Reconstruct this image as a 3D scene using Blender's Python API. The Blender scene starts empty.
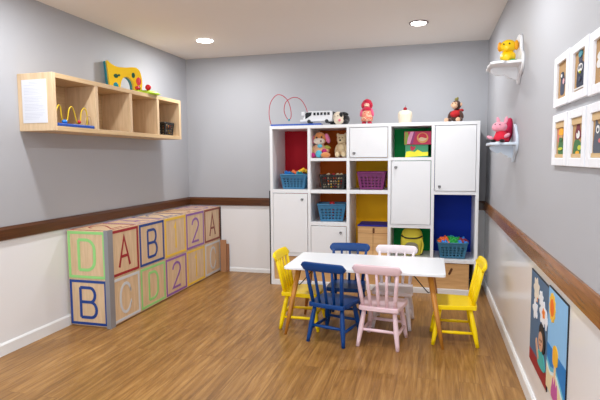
import bpy, bmesh, math, random
from mathutils import Vector, Matrix, Euler
random.seed(7)
PI = math.pi
SC = bpy.context.scene
COL = SC.collection
V = Vector

# ------------------------------------------------------------------ materials
def lin(c):
    c = c / 255.0
    return c / 12.92 if c <= 0.04045 else ((c + 0.055) / 1.055) ** 2.4
def rgb(t, k=1.0):
    return (min(1, lin(t[0]) * k), min(1, lin(t[1]) * k), min(1, lin(t[2]) * k), 1)
_M = {}
def mat(name, col, rough=0.5, amt=0.06, scale=12.0, bump=0.0, bscale=60.0, metal=0.0, spec=0.5, coat=0.0, sheen=0.0):
    if name in _M: return _M[name]
    m = bpy.data.materials.new(name); m.use_nodes = True
    nt = m.node_tree; N = nt.nodes; L = nt.links
    b = N['Principled BSDF']
    tc = N.new('ShaderNodeTexCoord')
    nz = N.new('ShaderNodeTexNoise'); nz.inputs['Scale'].default_value = scale; nz.inputs['Detail'].default_value = 3
    L.new(tc.outputs['Object'], nz.inputs['Vector'])
    mx = N.new('ShaderNodeMix'); mx.data_type = 'RGBA'
    mx.inputs[6].default_value = rgb(col, 1 - amt); mx.inputs[7].default_value = rgb(col, 1 + amt)
    L.new(nz.outputs['Fac'], mx.inputs[0]); L.new(mx.outputs[2], b.inputs['Base Color'])
    b.inputs['Roughness'].default_value = rough; b.inputs['Metallic'].default_value = metal
    b.inputs['Specular IOR Level'].default_value = spec
    if coat: b.inputs['Coat Weight'].default_value = coat; b.inputs['Coat Roughness'].default_value = 0.15
    if sheen: b.inputs['Sheen Weight'].default_value = sheen
    if bump:
        n2 = N.new('ShaderNodeTexNoise'); n2.inputs['Scale'].default_value = bscale
        L.new(tc.outputs['Object'], n2.inputs['Vector'])
        bp = N.new('ShaderNodeBump'); bp.inputs['Strength'].default_value = bump; bp.inputs['Distance'].default_value = 0.004
        L.new(n2.outputs['Fac'], bp.inputs['Height']); L.new(bp.outputs['Normal'], b.inputs['Normal'])
    _M[name] = m
    return m

def wood(name, c1, c2, axis='Z', rough=0.45, scale=5.0, stretch=14.0, coat=0.0):
    """grain running along AXIS"""
    if name in _M: return _M[name]
    m = bpy.data.materials.new(name); m.use_nodes = True
    nt = m.node_tree; N = nt.nodes; L = nt.links; b = N['Principled BSDF']
    tc = N.new('ShaderNodeTexCoord'); mp = N.new('ShaderNodeMapping')
    s = [stretch] * 3; s['XYZ'.index(axis)] = 1.0
    mp.inputs['Scale'].default_value = s
    L.new(tc.outputs['Object'], mp.inputs['Vector'])
    nz = N.new('ShaderNodeTexNoise'); nz.inputs['Scale'].default_value = scale; nz.inputs['Detail'].default_value = 6; nz.inputs['Roughness'].default_value = 0.6
    nz.inputs['Distortion'].default_value = 0.4
    L.new(mp.outputs['Vector'], nz.inputs['Vector'])
    cr = N.new('ShaderNodeValToRGB')
    cr.color_ramp.elements[0].position = 0.3; cr.color_ramp.elements[0].color = rgb(c1)
    cr.color_ramp.elements[1].position = 0.7; cr.color_ramp.elements[1].color = rgb(c2)
    L.new(nz.outputs['Fac'], cr.inputs['Fac']); L.new(cr.outputs['Color'], b.inputs['Base Color'])
    b.inputs['Roughness'].default_value = rough
    if coat: b.inputs['Coat Weight'].default_value = coat; b.inputs['Coat Roughness'].default_value = 0.12
    _M[name] = m
    return m

def floor_material():
    m = bpy.data.materials.new('laminate_floor'); m.use_nodes = True
    nt = m.node_tree; N = nt.nodes; L = nt.links; b = N['Principled BSDF']
    tc = N.new('ShaderNodeTexCoord')
    mp = N.new('ShaderNodeMapping'); mp.inputs['Rotation'].default_value = (0, 0, PI / 2)
    L.new(tc.outputs['Object'], mp.inputs['Vector'])
    br = N.new('ShaderNodeTexBrick'); br.offset = 0.37; br.inputs['Scale'].default_value = 1.0
    br.inputs['Brick Width'].default_value = 1.25; br.inputs['Row Height'].default_value = 0.125
    br.inputs['Mortar Size'].default_value = 0.0012; br.inputs['Mortar Smooth'].default_value = 0.3
    br.inputs['Color1'].default_value = (0.0, 0.0, 0.0, 1); br.inputs['Color2'].default_value = (1, 1, 1, 1)
    br.inputs['Mortar'].default_value = (0.25, 0.25, 0.25, 1)
    L.new(mp.outputs['Vector'], br.inputs['Vector'])
    # per-plank offset of the grain
    sx = N.new('ShaderNodeVectorMath'); sx.operation = 'MULTIPLY_ADD'
    sx.inputs[1].default_value = (7.0, 3.0, 5.0)
    L.new(br.outputs['Color'], sx.inputs[0])
    m2 = N.new('ShaderNodeMapping'); m2.inputs['Scale'].default_value = (16, 1.1, 1)
    L.new(tc.outputs['Object'], m2.inputs['Vector']); L.new(m2.outputs['Vector'], sx.inputs[2])
    nz = N.new('ShaderNodeTexNoise'); nz.inputs['Scale'].default_value = 2.2; nz.inputs['Detail'].default_value = 7; nz.inputs['Roughness'].default_value = 0.62; nz.inputs['Distortion'].default_value = 0.6
    L.new(sx.outputs['Vector'], nz.inputs['Vector'])
    cr = N.new('ShaderNodeValToRGB'); e = cr.color_ramp.elements
    e[0].position = 0.28; e[0].color = rgb((122, 82, 36)); e[1].position = 0.72; e[1].color = rgb((190, 144, 84))
    k = e.new(0.5); k.color = rgb((158, 113, 58))
    L.new(nz.outputs['Fac'], cr.inputs['Fac'])
    mx = N.new('ShaderNodeMix'); mx.data_type = 'RGBA'; mx.blend_type = 'MULTIPLY'; mx.inputs[0].default_value = 1.0
    c2 = N.new('ShaderNodeValToRGB'); c2.color_ramp.elements[0].color = (0.86, 0.85, 0.84, 1); c2.color_ramp.elements[1].color = (1.0, 1.0, 1.0, 1)
    L.new(br.outputs['Color'], c2.inputs['Fac'])
    L.new(cr.outputs['Color'], mx.inputs[6]); L.new(c2.outputs['Color'], mx.inputs[7])
    m3 = N.new('ShaderNodeMix'); m3.data_type = 'RGBA'; m3.inputs[7].default_value = rgb((92, 60, 34))
    sc = N.new('ShaderNodeMath'); sc.operation = 'MULTIPLY'; sc.inputs[1].default_value = 0.7
    L.new(br.outputs['Fac'], sc.inputs[0]); L.new(sc.outputs[0], m3.inputs[0])
    L.new(mx.outputs[2], m3.inputs[6])
    L.new(m3.outputs[2], b.inputs['Base Color'])
    b.inputs['Roughness'].default_value = 0.36; b.inputs['Specular IOR Level'].default_value = 0.4
    return m

def glow(name, col, strength):
    m = bpy.data.materials.new(name); m.use_nodes = True
    b = m.node_tree.nodes['Principled BSDF']
    b.inputs['Base Color'].default_value = rgb(col); b.inputs['Emission Color'].default_value = rgb(col)
    b.inputs['Emission Strength'].default_value = strength
    return m

# ------------------------------------------------------------------ geometry
class MB:
    def __init__(s): s.bm = bmesh.new(); s.mats = []
    def _mi(s, m):
        if m is None: return 0
        if m not in s.mats: s.mats.append(m)
        return s.mats.index(m)
    def _faces(s, verts, faces, m=None, smooth=False):
        mi = s._mi(m); vs = [s.bm.verts.new(v) for v in verts]; out = []
        for f in faces:
            try:
                fc = s.bm.faces.new([vs[i] for i in f]); fc.material_index = mi; fc.smooth = smooth; out.append(fc)
            except ValueError: pass
        return vs
    def box(s, a, b, m=None, T=None):
        x0, y0, z0 = a; x1, y1, z1 = b
        v = [V((x0,y0,z0)),V((x1,y0,z0)),V((x1,y1,z0)),V((x0,y1,z0)),V((x0,y0,z1)),V((x1,y0,z1)),V((x1,y1,z1)),V((x0,y1,z1))]
        if T is not None: v = [T @ q for q in v]
        s._faces(v, [(3,2,1,0),(4,5,6,7),(0,1,5,4),(1,2,6,5),(2,3,7,6),(3,0,4,7)], m)
        return s
    def loft(s, rings, m=None, smooth=True, cap=True, closed=False):
        n = len(rings[0]); vs = [p for r in rings for p in r]; f = []
        R = len(rings)
        for i in range(R if closed else R - 1):
            j = (i + 1) % R
            for k in range(n):
                q = (k + 1) % n
                f.append((i*n+k, i*n+q, j*n+q, j*n+k))
        mi = s._mi(m); bv = [s.bm.verts.new(v) for v in vs]
        for a in f:
            fc = s.bm.faces.new([bv[i] for i in a]); fc.smooth = smooth; fc.material_index = mi
        if cap and not closed:
            for a in (list(reversed(range(n))), list(range((R-1)*n, R*n))):
                fc = s.bm.faces.new([bv[i] for i in a]); fc.material_index = mi
        return s
    def tube(s, pts, r, m=None, seg=10, closed=False, rs=None):
        pts = [V(p) for p in pts]; n = len(pts); rings = []
        up = None
        for i, p in enumerate(pts):
            if closed: t = (pts[(i+1) % n] - pts[i-1])
            else: t = pts[min(i+1, n-1)] - pts[max(i-1, 0)]
            t.normalize()
            if up is None:
                up = t.orthogonal().normalized()
            else:
                up = (up - t * up.dot(t))
                if up.length < 1e-6: up = t.orthogonal()
                up.normalize()
            w = t.cross(up); rr = rs[i] if rs else r
            rings.append([p + (up*math.cos(2*PI*k/seg) + w*math.sin(2*PI*k/seg))*rr for k in range(seg)])
        return s.loft(rings, m, closed=closed)
    def ell(s, c, r, m=None, rot=(0,0,0), u=20, v=12):
        if not hasattr(r, '__len__'): r = (r, r, r)
        R = Euler(rot).to_matrix(); c = V(c); verts = []; faces = []
        for i in range(1, v):
            th = PI*i/v
            for j in range(u):
                ph = 2*PI*j/u
                verts.append(c + R @ V((r[0]*math.sin(th)*math.cos(ph), r[1]*math.sin(th)*math.sin(ph), r[2]*math.cos(th))))
        top = len(verts); verts.append(c + R @ V((0,0,r[2]))); verts.append(c + R @ V((0,0,-r[2])))
        for i in range(v-2):
            for j in range(u):
                q = (j+1) % u
                faces.append((i*u+j, (i+1)*u+j, (i+1)*u+q, i*u+q))
        for j in range(u):
            q = (j+1) % u
            faces.append((top, j, q)); faces.append((top+1, (v-2)*u+q, (v-2)*u+j))
        s._faces(verts, faces, m, True); return s
    def prism(s, poly, d0, d1, axis='z', m=None, T=None):
        """poly of 2D points extruded from d0 to d1 along axis; 2D axes are the other two in order"""
        def P(p, d):
            q = {'x': (d, p[0], p[1]), 'y': (p[0], d, p[1]), 'z': (p[0], p[1], d)}[axis]
            q = V(q); return T @ q if T is not None else q
        n = len(poly)
        vs = [P(p, d0) for p in poly] + [P(p, d1) for p in poly]
        fs = [tuple(range(n)), tuple(range(2*n-1, n-1, -1))] + [(i, n+i, n+(i+1) % n, (i+1) % n) for i in range(n)]
        s._faces(vs, fs, m); return s
    def lathe(s, prof, c=(0,0,0), m=None, seg=24):
        c = V(c)
        rings = [[c + V((r*math.cos(2*PI*k/seg), r*math.sin(2*PI*k/seg), z)) for k in range(seg)] for r, z in prof]
        return s.loft(rings, m)
    def ribbon(s, pts, w, axis='y', d=0.0, th=0.002, m=None, closed=False, T=None):
        """flat stroke of width w along 2D pts"""
        pts = [V((p[0], p[1])) for p in pts]; n = len(pts); Lp = []; Rp = []
        for i in range(n):
            if closed: a, b = pts[i-1], pts[(i+1) % n]
            else: a, b = pts[max(i-1,0)], pts[min(i+1,n-1)]
            if closed or 0 < i < n-1:
                t1 = (pts[i]-a).normalized(); t2 = (b-pts[i]).normalized(); t = (t1+t2)
                if t.length < 1e-6: t = t1
                t.normalize(); nn = V((-t.y, t.x)); k = max(0.45, nn.dot(V((-t1.y, t1.x))))
            else:
                t = (b-a).normalized(); nn = V((-t.y, t.x)); k = 1
            Lp.append(pts[i]+nn*w/2/k); Rp.append(pts[i]-nn*w/2/k)
        def P(p, dd):
            q = V({'x': (dd, p.x, p.y), 'y': (p.x, dd, p.y), 'z': (p.x, p.y, dd)}[axis])
            return T @ q if T is not None else q
        for i in range(n if closed else n-1):
            j = (i+1) % n
            v = [P(Lp[i],d),P(Lp[j],d),P(Rp[j],d),P(Rp[i],d),P(Lp[i],d+th),P(Lp[j],d+th),P(Rp[j],d+th),P(Rp[i],d+th)]
            s._faces(v, [(3,2,1,0),(4,5,6,7),(0,1,5,4),(1,2,6,5),(2,3,7,6),(3,0,4,7)], m)
        return s
    def build(s, name, m=None, parent=None, bevel=0.0, seg=2, subsurf=0, remesh=0.0, smooth=False):
        bmesh.ops.recalc_face_normals(s.bm, faces=s.bm.faces)
        me = bpy.data.meshes.new(name); s.bm.to_mesh(me); s.bm.free()
        ms = s.mats if s.mats else [m]
        for q in ms: me.materials.append(q if q else m)
        o = bpy.data.objects.new(name, me); COL.objects.link(o)
        if parent is not None: o.parent = parent
        if smooth:
            for p in me.polygons: p.use_smooth = True
        if remesh:
            md = o.modifiers.new('fuse', 'REMESH'); md.mode = 'VOXEL'; md.voxel_size = remesh; md.use_smooth_shade = True
            sm = o.modifiers.new('smooth', 'SMOOTH'); sm.iterations = 6; sm.factor = 0.5
        if bevel:
            md = o.modifiers.new('round', 'BEVEL'); md.width = bevel; md.segments = seg; md.limit_method = 'ANGLE'; md.angle_limit = 0.6
        if subsurf:
            md = o.modifiers.new('sub', 'SUBSURF'); md.levels = subsurf; md.render_levels = subsurf
        return o

def props(o, label=None, cat=None, group=None, kind=None):
    if label: o['label'] = label
    if cat: o['category'] = cat
    if group: o['group'] = group
    if kind: o['kind'] = kind
    return o
def thing(name, label, cat, loc=(0,0,0), rz=0.0, group=None):
    o = bpy.data.objects.new(name, None); o.empty_display_size = 0.05; COL.objects.link(o)
    o.location = loc; o.rotation_euler = (0, 0, rz)
    return props(o, label, cat, group)
def dup(root, loc, rz, label, group=None):
    r = root.copy(); COL.objects.link(r); r.location = loc; r.rotation_euler = (0, 0, rz); r['label'] = label
    if group: r['group'] = group
    for ch in list(root.children):
        c = ch.copy(); COL.objects.link(c); c.parent = r
        for g in list(ch.children):
            d = g.copy(); COL.objects.link(d); d.parent = c
    return r
def struct(o): o['kind'] = 'structure'; return o
def circ(cx, cz, rx, rz=None, n=20, a0=0, a1=2*PI, full=True):
    rz = rz or rx
    return [(cx + rx*math.cos(a0+(a1-a0)*i/(n if full else n-1)), cz + rz*math.sin(a0+(a1-a0)*i/(n if full else n-1))) for i in range(n)]
def smooth_path(pts, n=8, closed=False):
    P = [V(p) for p in pts]; out = []; N = len(P)
    for i in range(N if closed else N-1):
        if closed: a, b, c, d = P[i-1], P[i], P[(i+1) % N], P[(i+2) % N]
        else: a, b, c, d = P[max(i-1,0)], P[i], P[i+1], P[min(i+2,N-1)]
        for k in range(n):
            t = k/n
            out.append(0.5*((2*b) + (c-a)*t + (2*a-5*b+4*c-d)*t*t + (3*b-3*c+d-a)*t**3))
    if not closed: out.append(P[-1])
    return out
def smooth2(pts, n=6, closed=True):
    return [(p[0], p[1]) for p in smooth_path([(a, b, 0) for a, b in pts], n, closed)]

# ------------------------------------------------------------------ colours
white_laminate = mat('white_laminate', (240, 240, 242), 0.35, 0.01)
grey_paint = mat('grey_wall_paint', (176, 176, 180), 0.6, 0.015, 2.0, bump=0.05, bscale=150)
white_panel = mat('white_gloss_panel', (236, 235, 236), 0.16, 0.01, 2.0)
white_trim = mat('white_trim_paint', (238, 238, 238), 0.3, 0.01)
ceil_paint = mat('ceiling_paint', (238, 230, 222), 0.8, 0.01, 2.0)
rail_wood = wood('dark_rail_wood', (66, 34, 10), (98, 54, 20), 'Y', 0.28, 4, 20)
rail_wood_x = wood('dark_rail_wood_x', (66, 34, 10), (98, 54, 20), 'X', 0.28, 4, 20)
rail_lit = wood('lit_rail_wood', (116, 70, 28), (156, 100, 48), 'Y', 0.25, 4, 20)  # right wall rail: same rail, its light put into a paler wood colour
birch = wood('pale_birch_board', (200, 166, 122), (220, 188, 144), 'Y', 0.45, 4, 16)
birch_z = wood('pale_birch_block', (206, 174, 136), (228, 198, 160), 'Z', 0.45, 4, 10)
pine = wood('pine_crate_board', (204, 154, 98), (226, 182, 126), 'X', 0.5, 4, 10)
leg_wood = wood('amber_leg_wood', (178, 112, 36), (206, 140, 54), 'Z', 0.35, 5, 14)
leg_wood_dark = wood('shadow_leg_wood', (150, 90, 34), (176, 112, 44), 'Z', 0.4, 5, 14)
black = mat('black_plastic', (22, 22, 24), 0.4)
black_metal = mat('black_steel', (20, 20, 20), 0.35, metal=0.4)
steel = mat('knob_steel', (120, 120, 122), 0.3, metal=0.9)

# ------------------------------------------------------------------ room shell
W, H, YF = 3.49, 2.6, -6.1
mb = MB(); mb.box((-W-0.12, YF, -0.1), (0.12, 0.12, 0.0)); struct(mb.build('floor', floor_material()))
mb = MB(); mb.box((-W-0.12, YF, H), (0.12, 0.12, H+0.1)); struct(mb.build('ceiling', ceil_paint))
def wall(name, a, b, zs=0.86):
    mb = MB(); mb.box((a[0], a[1], 0), (b[0], b[1], zs), white_panel); mb.box((a[0], a[1], zs), (b[0], b[1], H), grey_paint)
    return struct(mb.build(name))
wall('wall_left', (-W-0.12, YF), (-W, 0)); wall('wall_right', (0, YF), (0.12, 0)); wall('wall_back', (-W-0.12, 0), (0.12, 0.12))
def rail_prof(t): return [(0, 0.815), (t, 0.822), (t, 0.893), (t*0.55, 0.915), (0, 0.915)]
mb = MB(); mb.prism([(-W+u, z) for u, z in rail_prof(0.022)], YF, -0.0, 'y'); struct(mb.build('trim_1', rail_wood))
mb = MB(); mb.prism([(-u, z) for u, z in rail_prof(0.022)], -0.0, YF, 'y'); struct(mb.build('trim_2', rail_lit))
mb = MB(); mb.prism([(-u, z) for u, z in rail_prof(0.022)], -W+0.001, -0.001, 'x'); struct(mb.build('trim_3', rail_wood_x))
def bb_prof(h, t): return [(0, 0), (t, 0), (t, h-0.012), (t*0.4, h), (0, h)]
mb = MB(); mb.prism([(-W+u, z) for u, z in bb_prof(0.088, 0.014)], YF, 0, 'y'); struct(mb.build('baseboard_left', white_trim))
mb = MB(); mb.prism([(-u, z) for u, z in bb_prof(0.088, 0.014)], 0, YF, 'y'); struct(mb.build('baseboard_right', white_trim))
mb = MB(); mb.prism([(-u, z) for u, z in bb_prof(0.05, 0.01)], -W, 0, 'x'); struct(mb.build('baseboard_back', white_trim))

# ------------------------------------------------------------------ downlights
dl_on = glow('downlight_lens', (255, 252, 248), 14.0)
def downlight(x, y, label, rim, power, real=True):
    if real:
        t = thing('recessed_downlight', label, 'ceiling light', (x, y, H), 0, 'round downlights in the ceiling')
        k = 0.0665 if rim is not white_trim else 0.0815
        mb = MB(); mb.lathe([(k, 0.0), (0.086, 0.0), (0.087, -0.004), (0.085, -0.008), (k, -0.008), (k, 0.0)], seg=32)
        mb.build('rim', rim, t, smooth=True)
        mb = MB(); mb.lathe([(0.0005, -0.003), (k-0.0005, -0.003), (k-0.0005, -0.012), (0.0005, -0.014)], seg=32); mb.build('lens', dl_on, t)
    ld = bpy.data.lights.new('downlight_lamp', 'AREA'); ld.shape = 'DISK'; ld.size = 0.13; ld.energy = power; ld.color = (0.94, 0.975, 1.0)
    lo = bpy.data.objects.new('downlight_lamp', ld); COL.objects.link(lo); lo.location = (x, y, H-0.02)
PW = 16.5
downlight(-2.82, -0.85, 'glowing white round downlight in the ceiling above the wall shelf end', white_trim, PW)
downlight(-0.69, -0.89, 'round downlight with a dark rim in the ceiling above the monkey', mat('dark_rim', (120, 104, 100), 0.4), PW*0.8)
for x in (-2.8, -0.7):
    for y in (-2.9, -4.9): downlight(x, y, '', None, PW, False)

# ------------------------------------------------------------------ cube cabinet
def cabinet():
    F = -0.496
    t = thing('cube_cabinet', 'tall white storage cabinet with open cubes, doors and coloured backs against the back wall', 'cabinet', (0, 0, 0))
    xs = [-2.255, -1.819, -1.401, -0.975, -0.548, -0.110]
    h = 0.0155
    mb = MB()
    mb.box((xs[0], F, 0), (xs[0]+0.031, -0.012, 1.733)); mb.box((xs[5]-0.031, F, 0), (xs[5], -0.012, 1.733))
    for x in xs[1:5]: mb.box((x-h, F+0.001, 0.002), (x+h, -0.013, 1.732))
    mb.box((xs[0]+.002, F-0.0005, 1.699), (xs[5]-.002, -0.0125, 1.7325)); mb.box((xs[0]+.002, F+0.003, 0.0), (xs[5]-.002, -0.0125, 0.055))
    rows = {0: [(0.325, 0.36), (1.013, 1.05)], 1: [(0.325, 0.36), (0.668, 0.705), (1.013, 1.05), (1.354, 1.386)], 2: [(0.325, 0.36), (1.013, 1.05), (1.354, 1.386)],
            3: [(0.325, 0.36), (0.668, 0.703), (1.354, 1.386)], 4: [(0.325, 0.36), (1.013, 1.047)]}
    for c, rr in rows.items():
        for z0, z1 in rr: mb.box((xs[c]+0.01, F+0.002, z0), (xs[c+1]-0.01, -0.013, z1))
    mb.build('carcass', white_laminate, t, bevel=0.0015, seg=1)
    bc = [((176, 8, 30), 'red'), ((206, 92, 8), 'orange'), ((255, 186, 0), 'yellow'), ((10, 172, 84), 'green'), ((0, 44, 160), 'blue')]
    for c, (cl, nm) in enumerate(bc):
        mb = MB(); mb.box((xs[c]+0.012, -0.024, 0.055), (xs[c+1]-0.012, -0.014, 1.70))
        o = mb.build('back_panel', mat('back_' + nm, cl, 0.6, 0.02, spec=0.2), t); o['label'] = nm + ' back panel'
    for c, z0, z1, kx, kz in [(0, 0.36, 1.013, 1, 1), (1, 0.36, 0.668, 1, 1), (2, 1.386, 1.699, 0, 0), (3, 0.703, 1.354, 0, 1), (4, 1.047, 1.699, 0, 0)]:
        x0, x1 = xs[c]+h+0.005, xs[c+1]-h-0.005
        if c == 4: x1 -= 0.014
        if c == 0: x0 += 0.014
        mb = MB(); mb.box((x0, F-0.003, z0+0.004), (x1, F+0.015, z1-0.006))
        d = mb.build('door', white_laminate, t, bevel=0.0015, seg=1)
        px = x1-0.055 if kx else x0+0.045; pz = z1-0.06 if kz else z0+0.055
        mb = MB(); mb.tube([(px-0.011, F-0.002, pz), (px-0.011, F-0.016, pz-0.002), (px-0.009, F-0.02, pz-0.016), (px, F-0.02, pz-0.022), (px+0.009, F-0.02, pz-0.016), (px+0.011, F-0.016, pz-0.002), (px+0.011, F-0.002, pz)], 0.0035, seg=8)
        mb.ell((px, F-0.008, pz-0.004), (0.010, 0.006, 0.008), u=12, v=8)
        k = mb.build('knob', steel, d); k['label'] = 'small steel pull'
    dark = mat('slot_brown', (92, 52, 22), 0.6)
    for c in range(5):
        x0, x1 = xs[c]+h+0.006, xs[c+1]-h-0.006
        if c == 4: x1 = -0.185
        mb = MB(); mb.box((x0, F+0.03, 0.056), (x1, F+0.046, 0.315)); mb.box((x0+.004, F+0.046, 0.056), (x0+.016, -0.06, 0.30)); mb.box((x1-.016, F+0.046, 0.056), (x1-.004, -0.06, 0.30)); mb.box((x0+.016, F+.046, .057), (x1-.016, -.06, .066))
        d = mb.build('drawer', pine, t, bevel=0.002, seg=1)
        if c == 4: cx, cz, an = -0.362, 0.234, -0.42
        else: cx, cz, an = (x0+x1)/2, 0.225, 0
        poly = circ(0, 0.026, 0.011, n=9, a0=0, a1=PI, full=False) + circ(0, -0.026, 0.011, n=9, a0=PI, a1=2*PI, full=False)
        T = Matrix.Translation((cx, 0, cz)) @ Matrix.Rotation(-an, 4, 'Y')
        mb = MB(); mb.prism(poly, F+0.027, F+0.031, 'y', T=T); k = mb.build('handle_slot', dark, d); k['label'] = 'dark oval finger slot'
    mb = MB(); mb.box((xs[0]-0.013, F+0.0, 0.0), (xs[0]-0.001, F+0.03, 1.035)); s = mb.build('black_strip', black, t); s['label'] = 'narrow black strip along the side'  # narrow black strip down the lower front edge of the side
cabinet()

# toy chest in the yellow cell
t = thing('wooden_toy_chest', 'pale wooden chest with a dark blue lid in the yellow-backed cell', 'chest', (-1.152, -0.265, 0.36))
mb = MB(); mb.box((-0.155, -0.165, 0), (0.165, 0.165, 0.305)); mb.build('body', pine, t, bevel=0.004)
mb = MB()
mb.box((-0.155, -0.1668, 0.232), (0.165, -0.1645, 0.236)); mb.box((0.004, -0.1668, 0.01), (0.008, -0.1645, 0.2315))
mb.build('seam', mat('chest_seam', (150, 100, 50), 0.6), t)
mb = MB(); mb.prism([(-0.160, -0.172), (0.168, -0.172), (0.168, 0.17), (-0.160, 0.17)], 0.305, 0.318); o = mb.build('lid', mat('navy_lid', (14, 18, 140), 0.65), t, bevel=0.004); o['label'] = 'dark blue lid'
poly = circ(0, 0.018, 0.011, n=9, a0=0, a1=PI, full=False) + circ(0, -0.018, 0.011, n=9, a0=PI, a1=2*PI, full=False)
mb = MB(); mb.prism(poly, -0.1685, -0.1655, 'y', T=Matrix.Translation((0.012, 0, 0.262))); o = mb.build('handle_slot', mat('slot_brown2', (110, 62, 26), 0.6), t)

# ------------------------------------------------------------------ baskets
def basket(name, label, m, x, y, z, wt, wb, dt, db, h, ncol, nrow, rz=0.0, big=False, margin=0.16, group=None, stagger=True):
    t = thing(name, label, 'basket', (x, y, z), rz, group)
    mb = MB()
    C = [(-1,-1),(1,-1),(1,1),(-1,1)]
    def corner(k, f):
        w = (wb+(wt-wb)*f)/2; d = (db+(dt-db)*f)/2
        return V((C[k][0]*w, C[k][1]*d, 0.004+(h-0.004)*f))
    for side in range(4):
        n = ncol if side % 2 == 0 else max(3, int(ncol*dt/wt))
        hole = 0.66 if big else 0.6
        us = [0.0]; vs = [0.0]
        u0, u1 = 0.07, 0.93
        for i in range(n):
            a = u0+(u1-u0)*i/n; st = (u1-u0)/n
            us += [a+st*(1-hole)/2, a+st*(1+hole)/2]
        us.append(1.0)
        v0, v1 = (0.06, 0.90) if big else (0.10, 0.78)
        for j in range(nrow):
            a = v0+(v1-v0)*j/nrow; st = (v1-v0)/nrow; hv = hole if big else 0.5
            vs += [a+st*(1-hv)/2, a+st*(1+hv)/2]
        vs.append(1.0)
        grid = [[mb.bm.verts.new(corner(side, vv).lerp(corner((side+1) % 4, vv), uu)) for uu in us] for vv in vs]
        for j in range(len(vs)-1):
            for i in range(len(us)-1):
                if i % 2 == 1 and j % 2 == 1: continue
                mb.bm.faces.new((grid[j][i], grid[j][i+1], grid[j+1][i+1], grid[j+1][i]))
    a = [corner(k, 0) for k in range(4)]; mb._faces(a, [(0,1,2,3)])
    bmesh.ops.remove_doubles(mb.bm, verts=mb.bm.verts, dist=0.0008)
    o = mb.build('body', m, t)
    md = o.modifiers.new('thick', 'SOLIDIFY'); md.thickness = 0.004; md.offset = 0
    pts = []
    r = 0.025
    for k, (sx, sy) in enumerate(C):
        a0 = [PI, 1.5*PI, 0, 0.5*PI][k]
        for i in range(5):
            an = a0+PI/2*i/4
            pts.append((sx*(wt/2-r)+r*math.cos(an)*1.12, sy*(dt/2-r)+r*math.sin(an)*1.12, h))
    mb = MB(); rings = []
    for i, p in enumerate(pts):
        rings.append(V(p))
    mb.tube(rings, 0.0075, closed=True, seg=8)
    mb.build('rim', m, t)
    return t
blue_pl = mat('blue_basket_plastic', (52, 116, 156), 0.4)
blue_pl2 = mat('teal_basket_plastic', (54, 112, 142), 0.4)
basket('plastic_basket', 'blue perforated basket of building blocks in the red-backed cell', blue_pl, -2.008, -0.33, 1.051, 0.29, 0.235, 0.26, 0.21, 0.158, 6, 4, group='perforated plastic baskets')
basket('mesh_basket', 'black open-mesh basket filled with small toys in the orange-backed cell', black, -1.578, -0.33, 1.051, 0.275, 0.235, 0.26, 0.21, 0.152, 8, 4, big=True)
basket('plastic_basket', 'blue perforated basket set at an angle below the black mesh basket', blue_pl, -1.602, -0.32, 0.706, 0.30, 0.235, 0.27, 0.22, 0.185, 6, 4, rz=0.12, group='perforated plastic baskets')
basket('plastic_basket', 'purple perforated basket in the yellow-backed cell', mat('purple_basket_plastic', (112, 22, 92), 0.4), -1.165, -0.33, 1.051, 0.29, 0.235, 0.26, 0.21, 0.182, 6, 4, group='perforated plastic baskets')
basket('plastic_basket', 'blue-green perforated basket heaped with bright plastic pieces in the blue-backed cell', blue_pl2, -0.345, -0.33, 0.361, 0.29, 0.232, 0.26, 0.21, 0.160, 6, 4, group='perforated plastic baskets')

cols = {'red': (196, 28, 34), 'orange': (236, 98, 26), 'green': (30, 160, 64), 'blue': (40, 128, 216), 'dark red': (142, 16, 34), 'yellow': (246, 190, 40), 'teal': (24, 150, 160), 'cream': (226, 206, 170), 'brown': (120, 72, 44)}
def cm(n): return mat('toy_' + n.replace(' ', '_'), cols[n], 0.4)
def toy_brick(x, y, z, s, colour, rot, label, group):
    mb = MB(); T = Matrix.Translation((x, y, z)) @ Euler(rot).to_matrix().to_4x4()
    mb.box((-s, -s*0.5, -s*0.4), (s, s*0.5, s*0.4), T=T)
    for i in (-1, 1):
        ring = [[T @ V((i*s*0.5+0.22*s*math.cos(a), 0.22*s*math.sin(a), zz)) for a in [2*PI*k/10 for k in range(10)]] for zz in (s*0.4, s*0.62)]
        mb.loft(ring)
    return props(mb.build('building_block', cm(colour), bevel=0.002, seg=1), label, 'toy', group)
# blocks in the first basket
for cl, x, y, z, rot in [('blue', -2.085, -0.395, 1.226, (0.3, 0.2, 0.4)), ('green', -2.04, -0.35, 1.228, (0.2, -0.3, 1.2)), ('orange', -2.00, -0.40, 1.232, (-0.2, 0.5, 0.2)),
                 ('teal', -1.955, -0.39, 1.222, (0.2, 0.1, 0.9)), ('yellow', -1.935, -0.35, 1.250, (0.5, -0.5, 0.3)), ('red', -2.00, -0.31, 1.228, (0.1, 0.3, 2.0)), ('yellow', -1.90, -0.31, 1.238, (0.2, 0.4, 1.4))]:
    n = {'yellow': ', in front' if y < -.33 else ', toward the basket back'}.get(cl, '')
    toy_brick(x, y, z, 0.036, cl, rot, '%s building block topping the blue basket before the red panel%s' % (cl, n), 'building blocks in the blue basket')
for i, (x, y) in enumerate([(-2.07, -.37), (-1.98, -.37), (-2.05, -.29), (-1.95, -.29)]):
    cl = ['blue', 'red', 'orange', 'blue'][i]
    toy_brick(x, y, 1.205-0.01*i, 0.05, cl, (0, 0, i), '%s building block lying under others in the blue basket' % cl, 'building blocks in the blue basket')
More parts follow.
